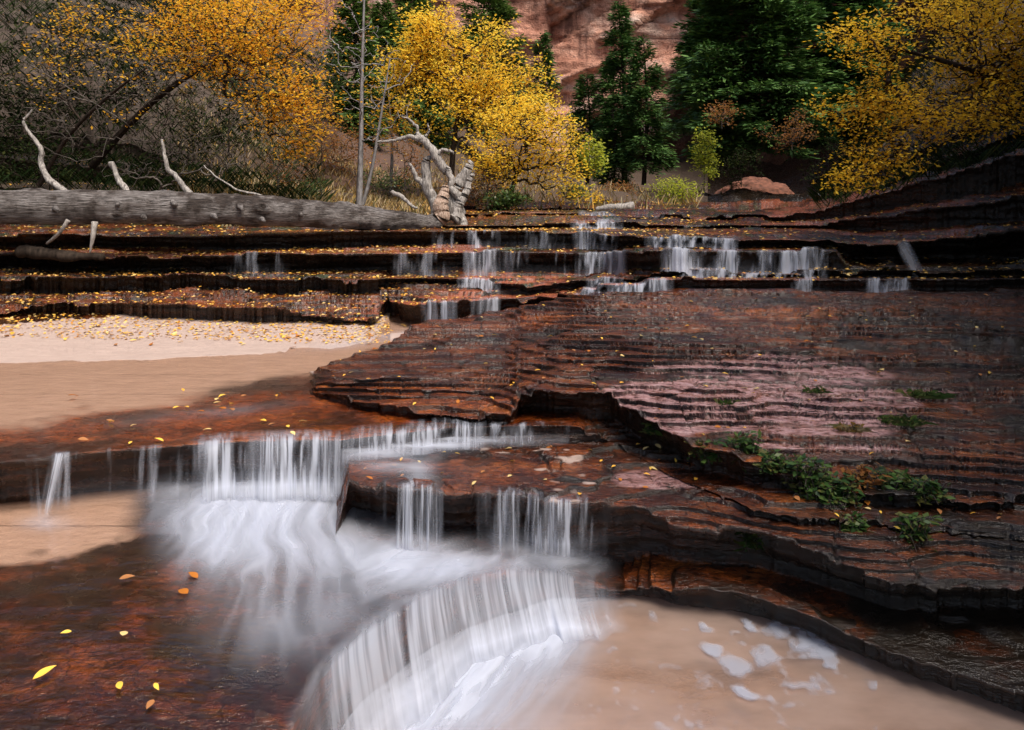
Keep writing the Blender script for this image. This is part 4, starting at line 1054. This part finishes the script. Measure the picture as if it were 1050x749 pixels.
st = empty('driftwood_stump', P(458, 222, 9), 'bleached uprooted stump with twisted limbs standing at the end of the long log', 'stump')
for i, (nm, pts, r0, r1, m) in enumerate([
    ('limb', [(468, 222, 9), (462, 205, 9), (468, 190, 9), (478, 176, 9), (484, 166, 9)], .17, .05, 'deadwood'),
    ('limb', [(448, 220, 9), (444, 205, 9), (438, 190, 9), (436, 172, 9), (438, 162, 9)], .11, .07, 'deadwood'),
    ('limb', [(459, 178, 8.95), (452, 168, 8.95), (444, 156, 8.95), (434, 145, 8.95), (425, 140, 8.95)], .085, .06, 'deadwood'),
    ('limb', [(436, 146, 8.95), (418, 141, 8.95), (402, 144, 8.95), (386, 146, 8.9)], .05, .012, 'deadwood'),
    ('limb', [(429, 142, 8.95), (428, 134, 8.95), (422, 124, 8.95), (412, 120, 8.9)], .04, .01, 'deadwood'),
    ('limb', [(432, 142, 8.95), (440, 136, 8.95), (438, 128, 8.95)], .03, .008, 'deadwood'),
    ('limb', [(440, 195, 9), (430, 185, 9), (424, 175, 9), (420, 168, 9)], .06, .025, 'deadwood'),
    ('limb', [(448, 158, 8.95), (458, 154, 8.9), (466, 158, 8.9)], .04, .012, 'deadwood'),
    ('limb', [(472, 205, 8.9), (464, 195, 8.9), (462, 182, 8.9), (459, 172, 8.9)], .07, .04, 'deadwood'),
    ('heartwood', [(452, 224, 8.72), (452, 212, 8.74), (455, 202, 8.8), (456, 192, 8.88)], .14, .06, 'heart'),
    ('root', [(448, 222, 8.9), (430, 226, 8.8), (412, 222, 8.8), (398, 222, 8.8)], .09, .03, 'deadwood'),
    ('heartwood', [(466, 226, 8.78), (470, 212, 8.8), (478, 196, 8.85), (484, 178, 8.9)], .12, .04, 'deadwood'),
    ('root', [(470, 222, 8.9), (476, 230, 8.8), (474, 236, 8.75)], .09, .04, 'deadwood'),
    ('root', [(458, 222, 8.85), (440, 230, 8.7), (420, 231, 8.7)], .07, .03, 'deadwood')]):
    limb(nm, pts, r0 * .72, r1 * .72, M[m], st, 40, 16, .16, .025, 20 + i)

# ------------------------------------------------------------------ ground cover
top_idx = np.where(istop.ravel())[0]
Xf, Df, Zf = XX.ravel(), DD.ravel(), ZZ.ravel()
pxf, pyf, lf = PXX.ravel(), PYY.ravel(), lay.ravel()
def pick(mask, n, rng):
    ids = np.where(mask)[0]
    # equal chance per ground area
    w = Df[ids] ** 3.0; w /= w.sum()
    ii = rng.choice(ids, n, p=w)
    j = rng.uniform(-0.5, 0.5, n) / F * Df[ii]
    return np.stack([Xf[ii] + j, Df[ii], Zf[ii]], -1), ii
it = istop.ravel()
def blades(name, mask, n, h, mat, kind_label, seed, lean=0.5, w=0.006):
    rng = np.random.default_rng(seed)
    p, _ = pick(mask, n, rng)
    hh = h * rng.uniform(.4, 1.3, n)[:, None]
    a = rng.uniform(0, 2 * math.pi, n)
    d = np.stack([np.cos(a) * lean, np.sin(a) * lean, np.ones(n)], -1) * hh
    s = np.stack([-np.sin(a), np.cos(a), 0 * a], -1) * (w * rng.uniform(.6, 1.5, n))[:, None]
    V = np.stack([p - s, p + s, p + d * 0.6 + s * 0.7, p + d + np.array([0, 0, -0.15]) * hh], 1).reshape(-1, 3)
    o = link(name, V, np.arange(n * 4).reshape(n, 4), mat, None, False, dict(rnd=np.repeat(rng.uniform(0, 1, n), 4)))
    return tag(o, kind_label, None, None, 'stuff')
blades('dry_grass', it & (pxf > 180) & (pxf < 450) & (lf >= 9) & (lf <= 50) & (Df < 17) & (Df > 9), 9000, .16, M['dry'], 'dry straw coloured grass on the slope behind the log', 1, .6, .008)
blades('bank_grass', it & (pxf > 440) & (pxf < 720) & (lf >= 12) & (lf <= 50) & (Df < 30), 6000, .22, M['dry'], 'mixed dry grass at the head of the cascades', 2, .6, .010)
blades('undergrowth', it & (pxf > -60) & (pxf < 330) & (lf >= 9) & (lf <= 50) & (Df < 26) & (Df > 9.5), 26000, .26, M['shade'], 'dark undergrowth on the shaded left bank', 3, .9, .006)
blades('slope_scrub', it & (pxf > 840) & (pxf < 1150) & (lf >= 11) & (lf <= 50) & (Df < 26), 14000, .25, M['shade'], 'dark scrub on the shaded right bank', 4, .9, .006)

def litter_points(mask, n, rng): return pick(it & mask, n, rng)[0]
rng = np.random.default_rng(55)
def litter(name, mask, n, size, label, seed):
    rg = np.random.default_rng(seed)
    p = litter_points(mask, n, rg) + np.array([0, 0, 0.006])
    a = rg.uniform(0, 2 * math.pi, n); L = size * rg.uniform(.6, 1.3, n)
    d = np.stack([np.cos(a), np.sin(a), rg.normal(0, .18, n)], -1) * L[:, None]
    s = np.stack([-np.sin(a), np.cos(a), rg.normal(0, .18, n)], -1) * (L * .33)[:, None]
    V = np.stack([p, p + d * .5 + s + np.array([0, 0, .006]), p + d, p + d * .5 - s], 1).reshape(-1, 3)
    o = link(name, V, np.arange(n * 4).reshape(n, 4), M['litter'], None, False, dict(rnd=np.repeat(rg.uniform(0, 1, n), 4)))
    return tag(o, label, None, None, 'stuff')
litter('leaf_litter', (pxf < 400) & (lf == 5) & (Df > 6.2), 1800, .034, 'yellow and tan leaves strewn over the sandy beach', 61)
litter('leaf_litter', (pxf < 470) & (lf >= 6) & (lf <= 8), 3500, .036, 'yellow leaves along the dark left ledges', 62)
litter('leaf_litter', (pxf < 720) & (lf >= 9) & (lf <= 12), 4500, .042, 'orange leaves under the golden grove', 63)
litter('leaf_litter', (pxf < 720) & (lf == 50) & (Df < 22), 3500, .06, 'orange leaves on the far slopes', 64)
litter('leaf_litter', (pxf >= 470) & (pxf < 1050) & (lf >= 6) & (lf <= 10), 1500, .04, 'scattered leaves on the cascade ledges', 65)

# individual fallen leaves: one mesh per kind, copied
def leafkind(r, wd):
    n = 9; t = np.linspace(0, 1, n); w = np.sin(t ** .8 * math.pi) * wd; z = .10 * np.sin(t * 3.0)
    V = [(tt - .5, 0, zz - .01) for tt, zz in zip(t, z)] + [(tt - .5, ww, zz + .05) for tt, ww, zz in zip(t, w, z)] + [(tt - .5, -ww, zz + .05) for tt, ww, zz in zip(t, w, z)]
    F_ = []
    for i in range(n - 1):
        F_.append((i, i + 1, n + i + 1, n + i)); F_.append((i + 1, i, 2 * n + i, 2 * n + i + 1))
    me_o = link('fallen_leaf', np.array(V), F_, M['litter'], None, True, dict(rnd=np.full(3 * n, r)))
    me = me_o.data; bpy.data.objects.remove(me_o); return me
kinds = [leafkind(r, w) for r, w in [(0.0, .30), (.25, .22), (.5, .34), (.75, .26), (1.0, .2)]]
leafzones = [
 ((pxf > 330) & (pxf < 700) & (lf == 4) & (pyf < 430), 60, .034, 'small leaf stuck on the wet brown strata of the middle slab'),
 ((pxf >= 700) & (pxf < 1040) & (lf == 4) & (pyf < 400), 60, .034, 'small leaf lying on the dark strata of the right slab'),
 ((pxf > 620) & (pxf < 960) & (lf == 4) & (pyf >= 400) & (pyf < 470), 14, .032, 'leaf lying on the pink rock among grass tufts'),
 ((pxf > 60) & (pxf < 330) & (lf == 3) & (pyf > 405), 30, .045, 'leaf at the brown edge of the sandy upper pool'),
 ((pxf > 360) & (pxf < 700) & (lf == 2), 26, .035, 'leaf on the orange rock block above the curtains'),
 ((pxf > 650) & (pxf < 1030) & (lf == 3), 20, .035, 'leaf on the wet shelf below the green plants'),
 ((pxf > 20) & (pxf < 200) & (lf == 1) & (pyf > 600) & (pyf < 740), 8, .045, 'leaf sunk in the shallow brown water at lower left'),
 ((pxf < 420) & (lf == 5) & (Df > 6), 80, .05, 'leaf on the pale sand of the beach')]
for m, n, sz, lab in leafzones:
    pp = litter_points(m, n, rng)
    for p in pp:
        ki = int(rng.integers(5)); o = bpy.data.objects.new('fallen_leaf', kinds[ki]); COL.objects.link(o)
        z = p[2] + .006
        if 'pool' in lab: z = max(z, -1.306)
        if 'lower left' in lab: z = -1.552
        o.location = (p[0], p[1], z)
        s = sz * rng.uniform(.7, 1.3); o.scale = (s, s, s)
        o.rotation_euler = (rng.normal(0, .2), rng.normal(0, .2), rng.uniform(0, 6.28))
        cw = ['rusty orange', 'yellow', 'tan', 'brown', 'golden'][ki] + (' large' if s > sz * 1.1 else '')
        tag(o, cw + ' ' + lab, 'leaf', (cw + ' ' + lab).replace('leaf', 'leaves'))
o = bpy.data.objects.new('fallen_leaf', kinds[4]); COL.objects.link(o)
o.location = Vector(P(46, 690, 1.545 * F / (690 - HZ))); o.scale = (.07, .07, .05); o.rotation_euler = (0.15, -0.1, 0.95)
tag(o, 'long yellow green leaf floating at the lower left corner', 'leaf')

# ------------------------------------------------------------------ plants on the right ledge
def surf(px, py):
    """nearest visible rock surface in this direction"""
    d = np.where((np.abs(pxf - px) < 1.6) & (np.abs(pyf - py) < 2.5))[0]
    if len(d) == 0:
        d = np.where((np.abs(pxf - px) < 4) & (np.abs(pyf - py) < 8))[0]
    i = d[np.argmin(Df[d])]; return np.array([Xf[i], Df[i], Zf[i]])
def plant(label, px, py, rpx, n, hpx, seed, mat='fgreen', droop=0.5):
    rg = np.random.default_rng(seed); c = surf(px, py); D = c[1]; R = rpx / F * D; Hh = hpx / F * D
    root = empty('leafy_plant', tuple(c), label, 'plant', 'green plants on the right ledge')
    paths = []; lp = []; ld = []
    n = int(n * 1.8)
    for i in range(n):
        a = rg.uniform(0, 2 * math.pi); r = R * rg.uniform(.1, 1)
        b = c + np.array([math.cos(a) * r * .9, math.sin(a) * r * .5, 0.0])
        k = rg.uniform(.4, 1.1)
        e = b + np.array([rg.normal(0, .35) * Hh, -abs(rg.normal(0, .35)) * Hh, Hh * k * (1 if rg.uniform() > droop else -.5)])
        mid = (b + e) / 2 + np.array([0, 0, Hh * .35])
        pp = smooth_path([b, mid, e], 7); paths.append((pp, np.linspace(.0022, .001, 7)))
        for q in range(7):
            t = rg.uniform(.2, 1); j = int(t * 6); p = pp[j]
            lp.append(p + rg.normal(0, .008, 3)); ld.append(rg.normal(0, 1, 3) * np.array([1, 1, .3]))
    V, Fc = tube_arrays(paths, 4); link('stem', V, Fc, M['twig'], root, True)
    V, Fc, r = leaf_mesh(np.array(lp), .040 * rg.choice([.45, .7, 1.0, 1.2], (len(lp), 1)), .5, .5, rg, np.array(ld)); link('foliage', V, Fc, M[mat], root, False, dict(rnd=r))
for (lab, px, py, r, n, h, m) in [
    ('leafy green plant left of the others with one orange leaf below it', 722, 466, 16, 20, 14, 'fgreen'),
    ('green plant with withered stalks on the edge of the pink rock', 765, 462, 26, 34, 18, 'fgreen'),
    ('biggest bushy green plant hanging over the dark ledge', 850, 508, 32, 60, 20, 'fgreen'),
    ('green plant at the upper left of the biggest bushy one', 828, 490, 20, 26, 18, 'fgreen'),
    ('green plant spreading right of the biggest bushy one', 912, 496, 30, 34, 14, 'fgreen'),
    ('trailing plant with long brown stalks at the right end of the ledge', 935, 545, 22, 22, 20, 'fgreen'),
    ('little sprig of green leaves clinging below the brown shelf', 770, 556, 14, 12, 12, 'fgreen'),
    ('tiny green sprig at the left end of the dark overhang', 668, 440, 9, 12, 10, 'fgreen'),
    ('small dark green plant in the crack below the biggest bushy one', 872, 540, 16, 16, 14, 'fgreen'),
    ('low green plant at the foot of the withered stalks', 795, 478, 20, 20, 12, 'fgreen'),
    ('green plant at the far right end of the row', 950, 508, 18, 18, 16, 'fgreen'),
    ('brown withered plant among the green ones', 880, 492, 26, 18, 15, 'frust')]:
    plant(lab, px, py, r, n, h, int(px), m)
def tuft(label, px, py, rpx, n, h, seed, m='grass'):
    rg = np.random.default_rng(seed); c = surf(px, py); D = c[1]; R = rpx / F * D
    a = rg.uniform(0, 2 * math.pi, n); r = R * rg.uniform(0, 1, n) ** .5
    b = c + np.stack([np.cos(a) * r, np.sin(a) * r * .6, 0 * a], -1)
    dd = np.stack([rg.normal(0, .5, n), rg.normal(-.3, .5, n), rg.uniform(.5, 1.1, n)], -1) * h
    s = np.stack([np.full(n, .0022), np.zeros(n), np.zeros(n)], -1)
    e = b + dd * .6; f = b + dd * np.array([1.3, 1.3, .55])
    V = np.stack([b - s, b + s, e + s * .8, f], 1).reshape(-1, 3)
    V2 = np.stack([b - s, e + s * .8, e - s * .8, f], 1).reshape(-1, 3)
    VV = np.concatenate([V, V2]); o = link('grass_tuft', VV - c, np.arange(len(VV)).reshape(-1, 4), M[m], None, False, dict(rnd=np.repeat(rg.uniform(0, 1, 2 * n), 4)))
    o.location = Vector(c)
    tag(o, label, 'grass tuft', 'grass tufts on the pink rock')
tuft('grass tuft in the crack at the right of the pink rock', 925, 432, 22, 160, .05, 1)
tuft('grass tuft at the upper right edge of the pink rock', 945, 405, 16, 110, .06, 2)
tuft('small grass tuft on the middle of the pink rock', 835, 400, 14, 60, .04, 3)
tuft('dry grass tuft near the front edge of the pink rock', 872, 440, 12, 70, .055, 4, 'dry')
tuft('small grass tuft at the left of the pink rock', 742, 412, 10, 50, .04, 5)
print('verts', len(V), 'terrain', NR, NC)
